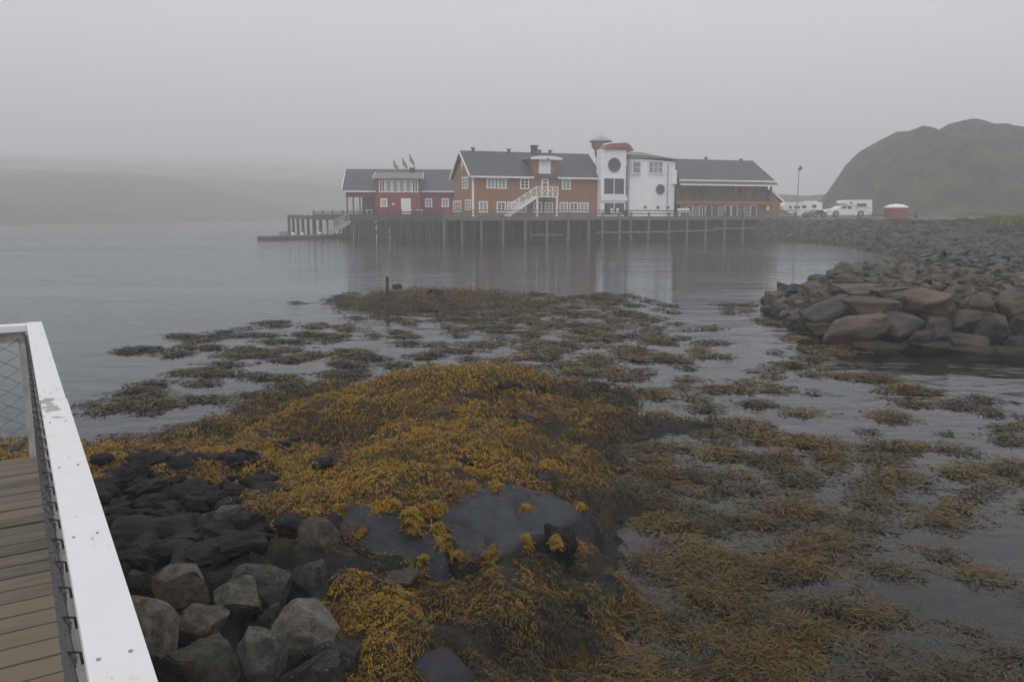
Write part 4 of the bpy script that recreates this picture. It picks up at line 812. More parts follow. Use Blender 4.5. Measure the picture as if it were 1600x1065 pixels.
# ---------------------------------------------------------------- lookout cupola behind the tower
cu = F0.world(F0.L(938.4, 235, 4.2)[0], 4.2, 0)
lk = empty('lookout', (cu.x, cu.y, 0), F0.a + radians(15), 'small flared lookout with pyramid roof perched above the warehouse ridge', 'lookout')
def nring(r, z, n=8): return [(r * cos(2 * pi * (i + .5) / n), r * sin(2 * pi * (i + .5) / n), z) for i in range(n)]
def frustum(m, r0, z0, r1, z1, n=8):
    return m.add(nring(r0, z0, n) + nring(r1, z1, n), [tuple(range(n - 1, -1, -1)), tuple(range(n, 2 * n))] + [(i, (i + 1) % n, (i + 1) % n + n, i + n) for i in range(n)])
zA, zB, zC, zD, zE = [F0.L(938, y, 4.2)[1] for y in (247, 238.5, 231.5, 221.5, 211.5)]
frustum(MB(), .62, zA - 3, .62, zB).build('shaft', M['render'], lk)
frustum(MB(), .65, zB, .95, zC).build('base', M['orange'], lk)
cab = frustum(MB(), .96, zC, 1.12, zD).build('cabin', M['slate2'], lk)
m = MB(); up_ = nring(1.13, zD); lo_ = nring(.97, zC)
for i in range(8): m.bar(lo_[i], up_[i], .12, .12)
m.build('corner_board', M['orange'], cab)
m = MB(); m.add(nring(1.45, zD) + nring(1.45, zD + .1) + [(0, 0, zE)], [tuple(range(7, -1, -1))] + [(i, (i + 1) % 8, (i + 1) % 8 + 8, i + 8) for i in range(8)] + [(i + 8, (i + 1) % 8 + 8, 16) for i in range(8)]); m.build('roof', M['cuproof'], lk)
# ---------------------------------------------------------------- curved white house
cw = root_at('curved_house', F0, 'white house with a gently curved front and small round windows beside the tower', 'building')
c0 = F0.L(984, 300, -.2)[0]; c1 = F0.L(1054.5, 300, -.2)[0]; cm, ch_ = (c0 + c1) / 2, (c1 - c0) / 2; BUL = .6
def arc(s): return -.1 - BUL * (1 - ((s - cm) / ch_) ** 2)
ztop = F0.L(1020, 247.5, -1)[1]
def arc_prism(m, a, b, off, z0, z1, back=5.0, n=18, dz=0.0):
    ss = np.linspace(a, b, n); pts = [(s_, arc(s_) - off) for s_ in ss] + [(b, back), (a, back)]
    k = len(pts); return m.add([(p[0], p[1], z0) for p in pts] + [(p[0], p[1], z1 - dz * (p[0] - a)) for p in pts], [tuple(range(k)), tuple(range(2 * k - 1, k - 1, -1))] + [(i, i + k, (i + 1) % k + k, (i + 1) % k) for i in range(k)])
arc_prism(MB(), c0, c1, 0, 2.3, ztop, dz=.055).build('wall', M['render'], cw, True).data.shade_flat()
rr_ = arc_prism(MB(), c0 - .3, c1 + .3, .3, ztop + .02, ztop + .3, 5.2, dz=.055)
k0 = len(rr_.v); n_ = k0 // 2
rt = arc_prism(MB(), c0 - .3, c1 + .1, .3, ztop + .31, ztop + .36, 5.2, dz=.055)
zro = F0.L(1010, 238.5, 2.0)[1]
top = [(c0 + .6, 2.2, zro), (c0 + ch_ * .9, 2.2, zro + .05), (c1 - .9, 2.6, zro - 1.1)]
vs = list(rt.v[len(rt.v) // 2:]); kk = len(vs); vs2 = vs + top
fs = []
for i in range(kk - 3):
    mid = 0 if i < kk * .3 else (1 if i < kk * .75 else 2); fs.append((i, i + 1, kk + mid))
    nm = 0 if i + 1 < kk * .3 else (1 if i + 1 < kk * .75 else 2)
    if nm != mid: fs.append((i + 1, kk + nm, kk + mid))
fs += [(kk - 3, kk - 2, kk + 2), (kk - 2, kk - 1, kk + 0, kk + 1), (kk - 2, kk + 1, kk + 2), (kk - 1, 0, kk)]
rt.v = [tuple(v) for v in vs2]; rt.f = fs
rfo = rt.build('roof', M['slate2'], cw); rr_.build('fascia', M['slate2'], rfo)
def arc_window(x0, y0, x1, y1, nx, ny, pane):
    d = -1.0
    for _ in range(4): d = min(arc(F0.L(x0, y0, d)[0]), arc(F0.L(x1, y0, d)[0]), arc(F0.L((x0 + x1) / 2, y0, d)[0]))
    window(cw, F0, x0, y0, x1, y1, d + .02 - .05, nx, ny, pane, .12)
arc_window(987.5, 250.5, 1001.5, 272, 1, 2, 'glass_pale'); arc_window(1013, 250.5, 1036, 272, 3, 2, 'glass_pale')
for x, y, r_ in ((1031.6, 295.8, 7.0), (1008, 323.6, 2.0), (1027.8, 324.2, 2.2), (1043.8, 324.2, 2.0)):
    d = -1.0
    for _ in range(4): d = arc(F0.L(x, y, d)[0])
    round_window(cw, F0, x, y, r_, d - .06)
s0_, z0_ = F0.L(1049, 287.5, -.4); s1_, z1_ = F0.L(1057.6, 265.5, -.4); MB().box((s0_, -.45, z0_), (s1_, 2.0, z1_)).build('balcony', M['render'], cw)
s_, zA_ = F0.L(1046.5, 330, -1.2); MB().tube((s_, arc(s_) - .08, 2.7), (s_, arc(s_) - .08, ztop - .5), .05, n=6).build('drain_pipe', M['metal'], cw)
s_, _ = F0.L(981.8, 300, -.3)
lnk = MB().box((t1 + .02, .6, 2.3), (c0 - .02, 3, F0.L(981, 258, .6)[1])).build('link_wall', M['slate'], cw)
for y in (289, 306, 322):
    z_ = F0.L(981, y, .5)[1]; MB().box((t1 + .02, .5, z_ - .08), (c0 - .02, .598, z_ + .08)).build('floor_band', M['white'], lnk)
# ---------------------------------------------------------------- brown gallery house
gh = root_at('gallery_house', F0, 'brown timber house with long slate roof, open upper gallery and glazed veranda', 'building')
g0 = F0.L(1056.5, 330, 0)[0]; g1 = F0.L(1207, 330, 0)[0]; zg = F0.L(1130, 289.5, -.7)[1]; zg2 = F0.L(1130, 283, -.4)[1]; hg = 4.2
zrr = gy(1110, 251.5, F0.world((g0 + g1) / 2, hg, 0).y).z
MB().box((g0, .95, 2.3), (g1 - .1, 2 * hg - 1.5, zg + .25)).build('wall', M['brown'], gh)
sl = (zrr - zg2) / (hg + .4)
m = MB(); gable_roof(m, g0 + .02, g1 - .35, -.4, zg2, hg, zrr); rf = m.build('roof', M['slate'], gh)
MB().prism([(.3, zg + .2), (2 * hg - .3, zg + .2), (hg, zrr - .1)], g0 + .1, g1 - .6, 'x').build('gable', M['brown'], gh)
m = MB(); m.prism([(-.75, zg), (-.40, zg2 - .08), (1.4, zg2 - .08), (1.4, zg)], g0 + .02, g1 + .1, 'x'); m.build('skirt_roof', M['brown'], gh)
MB().box((g0 + .02, -.52, zg2 - .05), (g1 - .33, -.405, zg2 + .12)).build('gutter', M['white'], gh); MB().box((g0 + .02, -.88, zg - .07), (g1 + .12, -.755, zg + .10)).build('gutter', M['white'], gh)
m = MB(); m.bar((g1 - .30, -.4, zg2 + .1), (g1 - .30, hg, zrr + .12), .06, .22); m.build('barge_board', M['timber'], gh)
zf1 = F0.L(1130, 319.5, 0)[1]; zf2 = F0.L(1130, 314, 0)[1]
MB().box((g0, -.05, zf1), (g1, .948, zf2)).build('gallery_floor', M['orange'], gh)
for i, x in enumerate((1060, 1074, 1091, 1110, 1132, 1150, 1169, 1187, 1205)):
    s_ = F0.L(x, 305, 0)[0]; MB().box((s_ - .09, 0, zf2), (s_ + .09, .18, zg)).build('gallery_post', M['brown'], gh)
for xa, xb, f in ((1060, 1074, 1), (1091, 1110, 1), (1150, 1160, -1), (1169, 1178, -1), (1084, 1091, 1)):
    sa, sb = F0.L(xa, 305, 0)[0], F0.L(xb, 305, 0)[0]
    if f < 0: sa, sb = sb, sa
    MB().bar((sa, .09, zg - .1), (sb, .09, zf2 + .1), .1).build('brace', M['brown'], gh)
m = MB(); m.box((g0, .03, zf2 + .85), (g1, .10, zf2 + .95)); m.box((g0, .03, zf2 + .35), (g1, .09, zf2 + .42)); m.build('gallery_rail', M['brown'], gh)
for i, x in enumerate(np.linspace(1062, 1182, 13)):
    if i == 12: break
    window(gh, F0, x + .6, 320.5, x + 9.4, 342, .35, 2 if i % 3 == 0 else 1, 1, 'glass_pale' if i in (2, 6, 10) else 'glass', .09, name='veranda_window', frame='white' if i in (1, 3, 7, 8, 11) else 'paleframe')
s0_ = F0.L(1184, 330, .35)[0]; MB().box((s0_, .36, 2.3), (g1, .948, zf1 - .02)).build('end_wall', M['brown'], gh)
MB().box((g0, .37, 2.3), (s0_ - .02, .7, F0.L(1130, 342, .35)[1])).build('sill_wall', M['brown'], gh)
s_, z_ = F0.L(1199.5, 325, .35); MB().box((s_ - .2, .28, z_ - .25), (s_ + .2, .355, z_ + .3)).build('wall_lamp', M['white'], gh)
# lean-to at the end
e0, ez0 = F0.L(1207, 300, 0); e1, ez1 = F0.L(1225, 316, 0)
MB().prism([(g1 + .01, 2.0), (e1 - .3, 2.0), (e1 - .3, ez1), (g1 + .01, ez0 - .1)], .3, 6, 'y').build('lean_to', M['orange'], gh)
MB().prism([(g1 - .3, ez0 + .15), (e1, ez1 + .02), (e1, ez1 + .14), (g1 - .3, ez0 + .3)], .1, 6.2, 'y').build('lean_to_roof', M['slate'], gh)
MB().bar((g1 - .3, .06, ez0 + .22), (e1 + .05, .06, ez1 + .07), .07, .24).build('verge_board', M['white'], gh)
for x, yt in ((1103, 247.5), (1157.6, 250)):
    s_, z_ = F0.L(x, yt, hg); MB().tube((s_, hg, zrr - .1), (s_, hg, z_), .13).tube((s_, hg, z_), (s_, hg, z_ + .12), .27).build('vent_pipe', M['timber_dark'], rf)
# ---------------------------------------------------------------- red boathouse
F1 = Frame(gy(541, 331, 99), radians(5))
rh = root_at('boathouse', F1, 'red boarded boathouse with white windows, dark roof and an open corner porch', 'building')
r1 = F1.L(712, 320)[0]; rze = F1.L(600, 299.5, -.4)[1]; rhd = 4.2; rzr = gy(620, 267, F1.world(6, rhd, 0).y).z
q0 = F1.L(585.5, 320)[0]
MB().box((q0, 0, 2.3), (r1, 2 * rhd, rze + .1)).build('wall', M['red'], rh)
MB().box((F1.L(566, 320, 2.2)[0], 2.2, 2.3), (q0 - .01, 2 * rhd, rze + .1)).build('porch_wall', M['timber_dark'], rh)
MB().box((.0, .02, F1.L(560, 308, 0)[1]), (q0 - .01, .2, rze + .05)).build('porch_beam', M['red'], rh)
for x in (542.5, 552, 562.5): 
    s_ = F1.L(x, 320, .1)[0]; MB().box((s_ - .08, .05, DZ), (s_ + .08, .18, F1.L(560, 308, 0)[1])).build('porch_post', M['timber_dark'], rh)
s0_, s1_ = F1.L(566, 320, 1.2)[0], q0
MB().box((s0_, 1.2, DZ), (s1_ - .02, 2.19, rze)).build('porch_store', M['timber_dark'], rh)
m = MB(); gable_roof(m, -.35, r1, -.4, rze - .02, rhd, rzr, th=.2); rf = m.build('roof', M['slate'], rh)
m = MB(); m.bar((-.4, -.42, rze + .1), (-.4, rhd, rzr + .12), .08, .26); m.build('barge_board', M['white'], rh)
w0, wz = F1.L(587, 279.5, -1.3); w1, _ = F1.L(656.5, 279.5, -1.3)
MB().box((w0, -1.3, 2.3), (w1, 2.4, wz)).build('bay_wall', M['red'], rh)
zbk = F1.L(620, 271.5, 2.6)[1]
br = MB().prism([(-1.75, wz - .05), (2.6, zbk), (2.6, zbk + .14), (-1.75, wz + .1)], w0 - .3, w1 + .3, 'x').build('bay_roof', M['slate2'], rh)
m = MB()
for s_ in (w0 - .34, w1 + .34): m.bar((s_, -1.75, wz + .03), (s_, 2.6, zbk + .08), .06, .22)
m.build('bay_barge_board', M['white'], br)
for ga_, gb_ in ((-.35, w0 - .02), (w1 + .02, r1)): MB().box((ga_, -.52, rze - .05), (gb_, -.41, rze + .12)).build('gutter', M['white'], rh)
xw = np.linspace(591.8, 653.6, 7)
for i in range(6): window(rh, F1, xw[i] + .15, 281.3, xw[i + 1] - .15, 300.5, -1.3, 2 if i in (0, 5) else 1, 1, 'glass' if i in (0, 5) else 'glass_pale', .10)
window(rh, F1, 594.2, 310, 605.4, 323.2, -1.3, 2, 2, 'glass_pale', .16)
for a, b in ((664, 675.6), (689.8, 701.6)): window(rh, F1, a, 310, b, 323.6, 0, 2, 2, 'glass_pale', .16)
d0, dz0 = F1.L(627, 333, -1.3); d1, dz1 = F1.L(641.7, 310, -1.3)
dd = MB().box((d0, -1.37, DZ), (d1, -1.302, dz1)).build('door', M['white'], rh); MB().box((d0 + .1, -1.42, DZ + 1), (d0 + .16, -1.372, DZ + 1.15)).build('handle', M['metal'], dd)
s_, z_ = F1.L(614.6, 319, -1.3); MB().box((s_ - .15, -1.5, z_ - .1), (s_ + .15, -1.302, z_ + .1)).build('wall_lamp', M['white'], rh)
s_, z_ = F1.L(644, 263.5, rhd - .6); MB().box((s_ - .3, rhd - .9, rzr - .6), (s_ + .3, rhd - .3, z_)).box((s_ - .36, rhd - .96, z_), (s_ + .36, rhd - .24, z_ + .1)).build('chimney', M['timber_dark'], rf)
# flags on poles behind the boathouse
for i, (x, yt, lab) in enumerate(((614.2, 247, 'thin flagpole with a drooping red flag, lowest of the three over the boathouse'), (628, 243.5, 'thin flagpole with a drooping red flag, middle one of three over the boathouse'), (639, 238, 'thin flagpole with a drooping red flag, tallest of three, close to the boathouse chimney'))):
    p = gy(x, yt, 110); fp = empty('flagpole', (p.x, p.y, DZ), 0, lab, 'flagpole', 'flags over the boathouse')
    H = p.z - DZ; MB().tube((0, 0, 0), (0, 0, H), .06, .03, 6).build('pole', M['white'], fp)
    nU, nV = 12, 6; fl_w, fl_h = (1.3, .95)
    def fpt(u, v, off=0):
        ang_ = radians(58); xx = u * fl_w * cos(ang_) + .04; zz = H - .15 - u * fl_w * 1.2 * sin(ang_) - v * fl_h * (1 - .45 * u)
        return (xx + .05 * sin(v * 6 + u * 3) * u, .12 * sin(u * 9 + v * 2 + i) * u + off, zz)
    m = MB(); m.add([fpt(a / nU, b / nV) for b in range(nV + 1) for a in range(nU + 1)], [(b * (nU + 1) + a, b * (nU + 1) + a + 1, (b + 1) * (nU + 1) + a + 1, (b + 1) * (nU + 1) + a) for b in range(nV) for a in range(nU)])
    fo = m.build('flag', M['flag'], fp)
    for nm, mt, lo, hi, off in (('white_stripe', 'white', .36, .64, .0), ('blue_stripe', 'flagblue', .43, .57, .008)):
        m = MB()
        for sgn in (-1, 1):
            m.add([fpt(a / nU, v_, sgn * (.012 + off)) for v_ in (lo, hi) for a in range(nU + 1)], [(a, a + 1, a + nU + 2, a + nU + 1) for a in range(nU)])
            ua, ub = .3 + (lo - .36) * .6, .3 + (hi - .36) * .6
            m.add([fpt(u_, b / nV, sgn * (.014 + off)) for u_ in (ua, ub) for b in range(nV + 1)], [(b, b + 1, b + nV + 2, b + nV + 1) for b in range(nV)])
        m.build(nm, M[mt], fo)
# ================================================================== PIER
pier = root_at('pier', F0, 'long timber pier on many piles carrying the harbour houses', 'pier')
dP = -3.0
Bp = F0.L(693, 376, dP)[0]; Cp = F0.L(1243, 370, dP)[0]
Aw = gz(491, 369.5); Al = F0.local(Aw)                     # outer corner of the wing
A2 = F0.local(gy(491, 338, Aw.y + 20)); A2.x = Al.x - 1.5
back = 17
A3 = F0.local(gy(560, 338, Aw.y + 24))
poly = [(Al.x, Al.y), (Bp, dP), (Cp, dP), (Cp + 1.0, back), (Bp - 2, back + 4), (A3.x, A3.y), (A2.x, A2.y)]
MB().prism(poly, DZ - .28, DZ, 'z').build('deck', M['deck'], pier)
# edge beams
m = MB(); m.bar((Bp, dP - .06, DZ - .2), (Cp, dP - .06, DZ - .2), .1, .42); m.build('edge_beam', M['timber'], pier)
m = MB(); m.bar((Al.x - .05, Al.y - .1, DZ - .18), (Bp, dP - .08, DZ - .2), .1, .62); m.build('edge_beam', M['timber_dark'], pier)
m = MB(); m.bar((Al.x - .05, Al.y, DZ - .2), (A2.x - .05, A2.y, DZ - .2), .1, .42); m.build('edge_beam', M['timber_dark'], pier)
def pile(s_, y, z1, r_, mt='timber_dark', lean=0.0, z0=-1.2): return MB().tube((s_ + lean, y, z0), (s_, y, z1), r_, r_ * .9, 7).build('pile', M[mt], pier)
for k, x in enumerate((693, 722, 752, 786, 821, 854.6, 888, 919.6, 941, 968, 985.7, 1013.7, 1045, 1074, 1103, 1132, 1161, 1188, 1215, 1241)):
    s_ = F0.L(x, 350, dP - .2)[0]; pile(s_, dP - .22, DZ - .05 + (.5 if k > 7 else .25), .15, 'timber', random.uniform(-.05, .05), -.6 if k < 12 else -.1)
for row, y in enumerate((-.4, 2.6, 6.0, 10.0)):
    for k in range(16):
        s_ = Bp + (F0.L(1010, 350, y)[0] - Bp) * (k + random.uniform(.2, .8)) / 16; pile(s_, y + random.uniform(-.3, .3), DZ - .28, random.uniform(.14, .2), 'timber_dark', random.uniform(-.15, .15))
# dense old piles of the wing, front row and two rows behind
wl = Vector((Bp - Al.x, dP - Al.y, 0)); wn = Vector((-wl.y, wl.x, 0)).normalized()
for k in range(34):
    t_ = k / 33
    if 0 < k < 7 and k % 2: continue
    p = Vector((Al.x, Al.y, 0)) + wl * t_ + wn * .15
    pile(p.x + random.uniform(-.1, .1), p.y, DZ - .28 + (.45 if k in (0, 8) else 0), random.uniform(.15, .26), 'timber_dark', random.uniform(-.2, .2))
for row in (2.2, 4.6, 7.5, 11):
    for k in range(16):
        t_ = (k + random.uniform(.1, .9)) / 16; p = Vector((Al.x, Al.y, 0)) + wl * (.1 + .9 * t_) + wn * row
        pile(p.x, p.y, DZ - .28, random.uniform(.13, .22), 'timber_dark', random.uniform(-.2, .2))
for k in range(6):
    p = Vector((Al.x, Al.y, 0)).lerp(Vector((A2.x, A2.y, 0)), k / 5); pile(p.x, p.y, DZ + .1, .22)
for k in range(14):                                        # leaning boards and braces between the piles
    t_ = random.uniform(.2, .95); p = Vector((Al.x, Al.y, 0)) + wl * t_ + wn * random.uniform(.3, 3)
    MB().bar((p.x - random.uniform(.5, 1.6), p.y, random.uniform(.1, .7)), (p.x + random.uniform(.4, 1.5), p.y, random.uniform(1.6, 2.3)), .08, .2).build('brace', M['timber_dark'], pier)
for k in range(22):                                        # hung vertical fender boards
    t_ = random.uniform(.35, .97); p = Vector((Al.x, Al.y, 0)) + wl * t_ - wn * .08
    MB().box((p.x - .09, p.y - .04, random.uniform(-.3, .9)), (p.x + .09, p.y + .04, 2.3)).build('fender_board', M['timber_dark'], pier)
for xa, xb, y in ((932, 1055, 363.2), (1043, 1119, 361), (1115, 1242, 357)):
    sa, z_ = F0.L(xa, y, dP - .35); sb, _ = F0.L(xb, y, dP - .35); MB().box((sa, dP - .45, z_ - .09), (sb, dP - .3, z_ + .09)).build('waling', M['timber'], pier)
sa, z_ = F0.L(828, 367, dP + .2); sb, _ = F0.L(880, 367, dP + .2); MB().box((sa, dP + .1, z_ - .08), (sb, dP + .25, z_ + .08)).build('waling', M['timber'], pier)
# railing
for xa, xb, ys, mt in ((940, 1057, (333.2, 336.6), 'timber_dark'), (1057, 1243, (337, 340.5), 'timber'), (693, 940, (333.5, 336), 'timber')):
    sa = F0.L(xa, 335, dP - .1)[0]; sb = F0.L(xb, 335, dP - .1)[0]
    for k, h_ in enumerate((.62, .30)): MB().box((sa, dP - .16, DZ + h_ - .05), (sb, dP - .06, DZ + h_ + .05)).build('rail', M[mt], pier)
for k in range(12):
    p = Vector((Al.x, Al.y, 0)) + wl * k / 11; MB().box((p.x - .07, p.y - .07, DZ), (p.x + .07, p.y + .07, DZ + .75)).build('rail_post', M['timber_dark'], pier)
MB().bar((Al.x, Al.y, DZ + .45), (Bp, dP, DZ + .45), .08, .14).build('rail', M['timber_dark'], pier)
MB().bar((Al.x, Al.y + .1, DZ + .15), (Bp, dP + .1, DZ + .15), .06, .22).build('kerb_beam', M['timber_dark'], pier)
# rock fill below the pier on the landward side
u_ = np.linspace(0, 1, 60); v_ = np.linspace(0, 1, 16); U, V = np.meshgrid(u_, v_)
s_a = F0.L(694, 360, dP)[0]
PS = s_a + U * (Cp + 2 - s_a); PD = dP + .5 + V * 12 + 1.0 * (1 - U); PH = np.minimum(2.2, -.5 + V * 6 * (.8 + .5 * U)) + (fbm(PS / 1.2, PD / 1.2, 3, 51) - .5) * .9
PH = np.minimum(PH, DZ - .4)
gw = F0.o; ca, sa_ = cos(F0.a), sin(F0.a)
link('pier_bank', grid_mesh('pier_bank', gw.x + PS * ca - PD * sa_, gw.y + PS * sa_ + PD * ca, PH, M['bank']))['kind'] = 'structure'
# gangway and floating dock
P1, P2 = gz(423, 375.5), gz(545, 371.5)
dk_a = math.atan2(P2.y - P1.y, P2.x - P1.x); FD = Frame(P1, dk_a)
fd = root_at('floating_dock', FD, 'low floating dock moored at the seaward end of the pier', 'dock')
LD = (P2 - P1).length
MB().box((0, 0, -.2), (LD, 2.4, .34)).build('hull', M['timber_dark'], fd)
MB().box((-.05, -.05, .343), (LD + .05, 2.45, .44)).build('deck', M['timber'], fd)
MB().bar((.2, -.1, .2), (LD, -.1, .22), .08, .3).build('fender_rail', M['timber_dark'], fd)
sa, z_ = FD.L(437.5, 368.8, .5); sb, zt = FD.L(448, 363, .5)
m = MB()
for s__ in np.linspace(sa, sb, 4): m.box((s__ - .04, .4, .44), (s__ + .04, .48, zt))
m.box((sa - .04, .39, zt), (sb + .6, .49, zt + .06)); ld = m.build('boarding_rail', M['timber_dark'], fd)
for x, y in ((458, 369), (472.5, 367.5), (500, 369.5), (510.5, 366.3), (527.5, 365.6), (533.5, 365.3), (538.5, 365.4)):
    s__, z_ = FD.L(x, y, .8); bo = F0; p = FD.world(s__, .8, .44)
    v, f = ICO[2]; by = fast_mesh('buoy', v * (.26, .20, .17), f, M['white'], None, True)
    b_ = empty('buoy', p, random.uniform(0, 3), 'small white buoy lying on the floating dock', 'buoy', 'white buoys on the floating dock')
    o = link('float', by, b_); o.location = (0, 0, .17); MB().tube((.22, 0, .17), (.34, 0, .17), .05, .04, 6).build('eye', M['black'], b_)
g_a = gy(514, 364.5, 95.5); g_b = gy(566, 334.5, 97.5)
gw_ = empty('gangway', (g_a.x, g_a.y, 0), math.atan2(g_b.y - g_a.y, g_b.x - g_a.x), 'grey gangway with railings sloping from the pier down to the floating dock', 'gangway')
Lg = math.hypot(g_b.x - g_a.x, g_b.y - g_a.y); za_, zb_ = g_a.z - .1, g_b.z
for y in (0, 1.1):
    MB().bar((0, y, za_), (Lg, y, zb_), .09, .42).build('stringer', M['paleframe'], gw_)
    m = MB(); m.bar((0, y, za_ + 1.05), (Lg, y, zb_ + 1.0), .07); m.bar((0, y, za_ + .6), (Lg, y, zb_ + .6), .05)
    for k in range(8): m.bar((Lg * k / 7, y, za_ + (zb_ - za_) * k / 7), (Lg * k / 7, y, za_ + (zb_ - za_) * k / 7 + 1.03), .06, .06, (1, 0, 0))
    m.build('railing', M['paleframe'], gw_)
MB().bar((0, .55, za_ + .1), (Lg, .55, zb_ + .1), 1.0, .05).build('walkway', M['timber'], gw_)
# small things on the pier
def table(px_, d, fr, lab, wd=1.5):
    s__ = fr.L(px_, 335, d)[0]; p = fr.world(s__, d, DZ); t = empty('table', p, fr.a, lab, 'table')
    MB().box((-wd / 2, -.4, .7), (wd / 2, .4, .76)).build('table_top', M['white'], t)
    for a in (-wd / 2 + .15, wd / 2 - .2):
        for b in (-.32, .27): MB().box((a, b, 0), (a + .06, b + .06, .7)).build('leg', M['white'], t)
table(649, -3.2, F1, 'white table standing on the deck before the red boathouse', 1.9)
table(577, -1.5, F1, 'small white table by the dark porch of the boathouse', .9)
s__ = F0.L(1069, 338, -1.2)[0]; p = F0.world(s__, -1.2, DZ); bn = empty('bench', p, F0.a, 'pale bench on the pier between the curved house and the veranda', 'bench')
MB().box((-.8, -.2, .42), (.8, .2, .48)).build('seat', M['white'], bn); MB().box((-.8, .2, .55), (.8, .25, .9)).build('backrest', M['white'], bn)
for a in (-.7, .6): MB().box((a, -.18, 0), (a + .1, .18, .42)).build('leg', M['white'], bn)
s__ = F0.L(978, 338, -2.2)[0]; p = F0.world(s__, -2.2, DZ); bi = empty('litter_bin', p, 0, 'small dark litter bin at the foot of the white tower', 'bin')
MB().tube((0, 0, 0), (0, 0, .6), .22, .26, 10).build('body', M['black'], bi); MB().tube((0, 0, .6), (0, 0, .66), .28, .2, 10).build('lid', M['black'], bi)
for px_, lab in ((958, 'white chair outside the glazed door of the tower, nearer its post'), (967, 'white chair outside the glazed door of the tower, nearer the litter bin')):
    s__ = F0.L(px_, 335, -1.7)[0]; p = F0.world(s__, -1.7, DZ); c_ = empty('chair', p, F0.a + .4, lab, 'chair')
    MB().box((-.22, -.22, .42), (.22, .22, .46)).build('seat', M['white'], c_); MB().box((-.22, .19, .462), (.22, .22, .9)).build('backrest', M['white'], c_)
    for a in (-.2, .16):
        for b in (-.2, .16): MB().box((a, b, 0), (a + .04, b + .04, .42)).build('leg', M['white'], c_)
# ================================================================== VEHICLES AND HUT BEHIND THE BANK
FV = Frame(gy(1326, 339, 104), radians(6)); GV = FV.L(1326, 339.3, 0)[1]; GV = 2.5
tk = empty('pickup_truck', (FV.o.x, FV.o.y, 0), FV.a, 'white pickup truck carrying a camper body with an overcab bunk', 'truck')
def PL(pts, d=0, fr=FV): return [fr.L(x, y, d) for x, y in pts]
MB().prism(PL([(1289.5, 336), (1290, 330.5), (1293, 327.8), (1309, 325.8), (1317, 321.5), (1337, 321.2), (1338, 327), (1362, 327), (1362, 335.5), (1350, 336), (1300, 336.5)]), 0, 1.9, 'y').build('body', M['carwhite'], tk)
cp_ = MB().prism(PL([(1318.8, 316), (1321.5, 313.2), (1335, 312.3), (1362, 312.2), (1362.5, 331), (1338, 327.5), (1337, 320.8), (1324, 320.8)]), -.1, 2.1, 'y').build('camper_body', M['carwhite'], tk)
def quad_plate(pts, d, th, name, mt, par, fr=FV): return MB().prism(PL(pts, d, fr), d - th, d - .002, 'y').build(name, M[mt], par)
quad_plate([(1339, 318), (1354, 318), (1354, 322.8), (1339, 322.8)], -.1, .02, 'window', 'glass', cp_)
quad_plate([(1336.5, 323.6), (1361.5, 324), (1361.5, 325.2), (1336.5, 324.8)], -.1, .015, 'stripe', 'metal', cp_)
quad_plate([(1328, 316), (1332, 316), (1332, 318.4), (1328, 318.4)], -.1, .02, 'window', 'glass', cp_)
quad_plate([(1312.5, 325.8), (1318, 322.3), (1322.2, 322.2), (1322.2, 326)], 0, .02, 'window', 'glass', tk)
quad_plate([(1324, 322.2), (1330.5, 322.2), (1330.5, 326.6), (1324, 326.4)], 0, .02, 'window', 'glass', tk)
quad_plate([(1288.6, 334.6), (1293, 334.6), (1293, 336.6), (1288.6, 336.4)], -.02, .05, 'bumper', 'metal', tk)
quad_plate([(1290.6, 329.8), (1293, 329.2), (1293, 331.4), (1290.6, 331.6)], 0, .03, 'headlight', 'glass_pale', tk)
def wheel(par, fr, x, y, rpx, d, wd=.25):
    s__, z_ = fr.L(x, y, d); r_ = fr.L(x + rpx, y, d)[0] - s__
    w_ = MB().tube((s__, d - .02, r_ + GV - .02), (s__, d + wd, r_ + GV - .02), r_, r_, 18).build('wheel', M['rubber'], par)
    MB().tube((s__, d - .05, r_ + GV - .02), (s__, d - .021, r_ + GV - .02), r_ * .55, r_ * .6, 12).build('rim', M['metal'], w_)
for d in (-.03, 1.7):
    for x in (1306, 1345): wheel(tk, FV, x, 335, 4.8, d)
FT = Frame(gy(1256, 337, 106), radians(4)); tr_ = empty('camper_trailer', (FT.o.x, FT.o.y, 0), FT.a, 'long white camper trailer parked at the end of the brown house', 'caravan')
bd = MB().prism(PL([(1224, 322), (1227, 318), (1235, 316), (1266.5, 315.5), (1267.5, 314), (1277, 313.8), (1278, 315.8), (1284.8, 315.8), (1285, 327.8), (1276, 328.5), (1269, 332), (1265, 335.6), (1240, 336), (1230, 331), (1224, 327.5)], 0, FT), 0, 2.3, 'y').build('body', M['carwhite'], tr_)
for b in ((1241, 322, 1249.5, 326), (1253, 321, 1260, 325), (1269, 320, 1275.5, 324.6), (1233, 322, 1237, 326)): quad_plate([(b[0], b[1]), (b[2], b[1]), (b[2], b[3]), (b[0], b[3])], 0, .02, 'window', 'glass', tr_, FT)
quad_plate([(1226, 328.6), (1268, 328.8), (1268, 329.4), (1226, 329.2)], 0, .012, 'stripe', 'metal', tr_, FT)
for x in (1258, 1264): wheel(tr_, FT, x, 335, 3.8, -.03)
FC = Frame(gy(1282, 338, 101), radians(5)); cr_ = empty('parked_car', (FC.o.x, FC.o.y, 0), FC.a, 'dark parked car between the camper trailer and the truck', 'car')
MB().prism(PL([(1269.5, 336), (1270, 332.5), (1273, 331), (1276, 328.3), (1285, 328), (1289, 331.3), (1291.5, 332.5), (1291.5, 336)], 0, FC), 0, 1.7, 'y').build('body', M['cardark'], cr_)
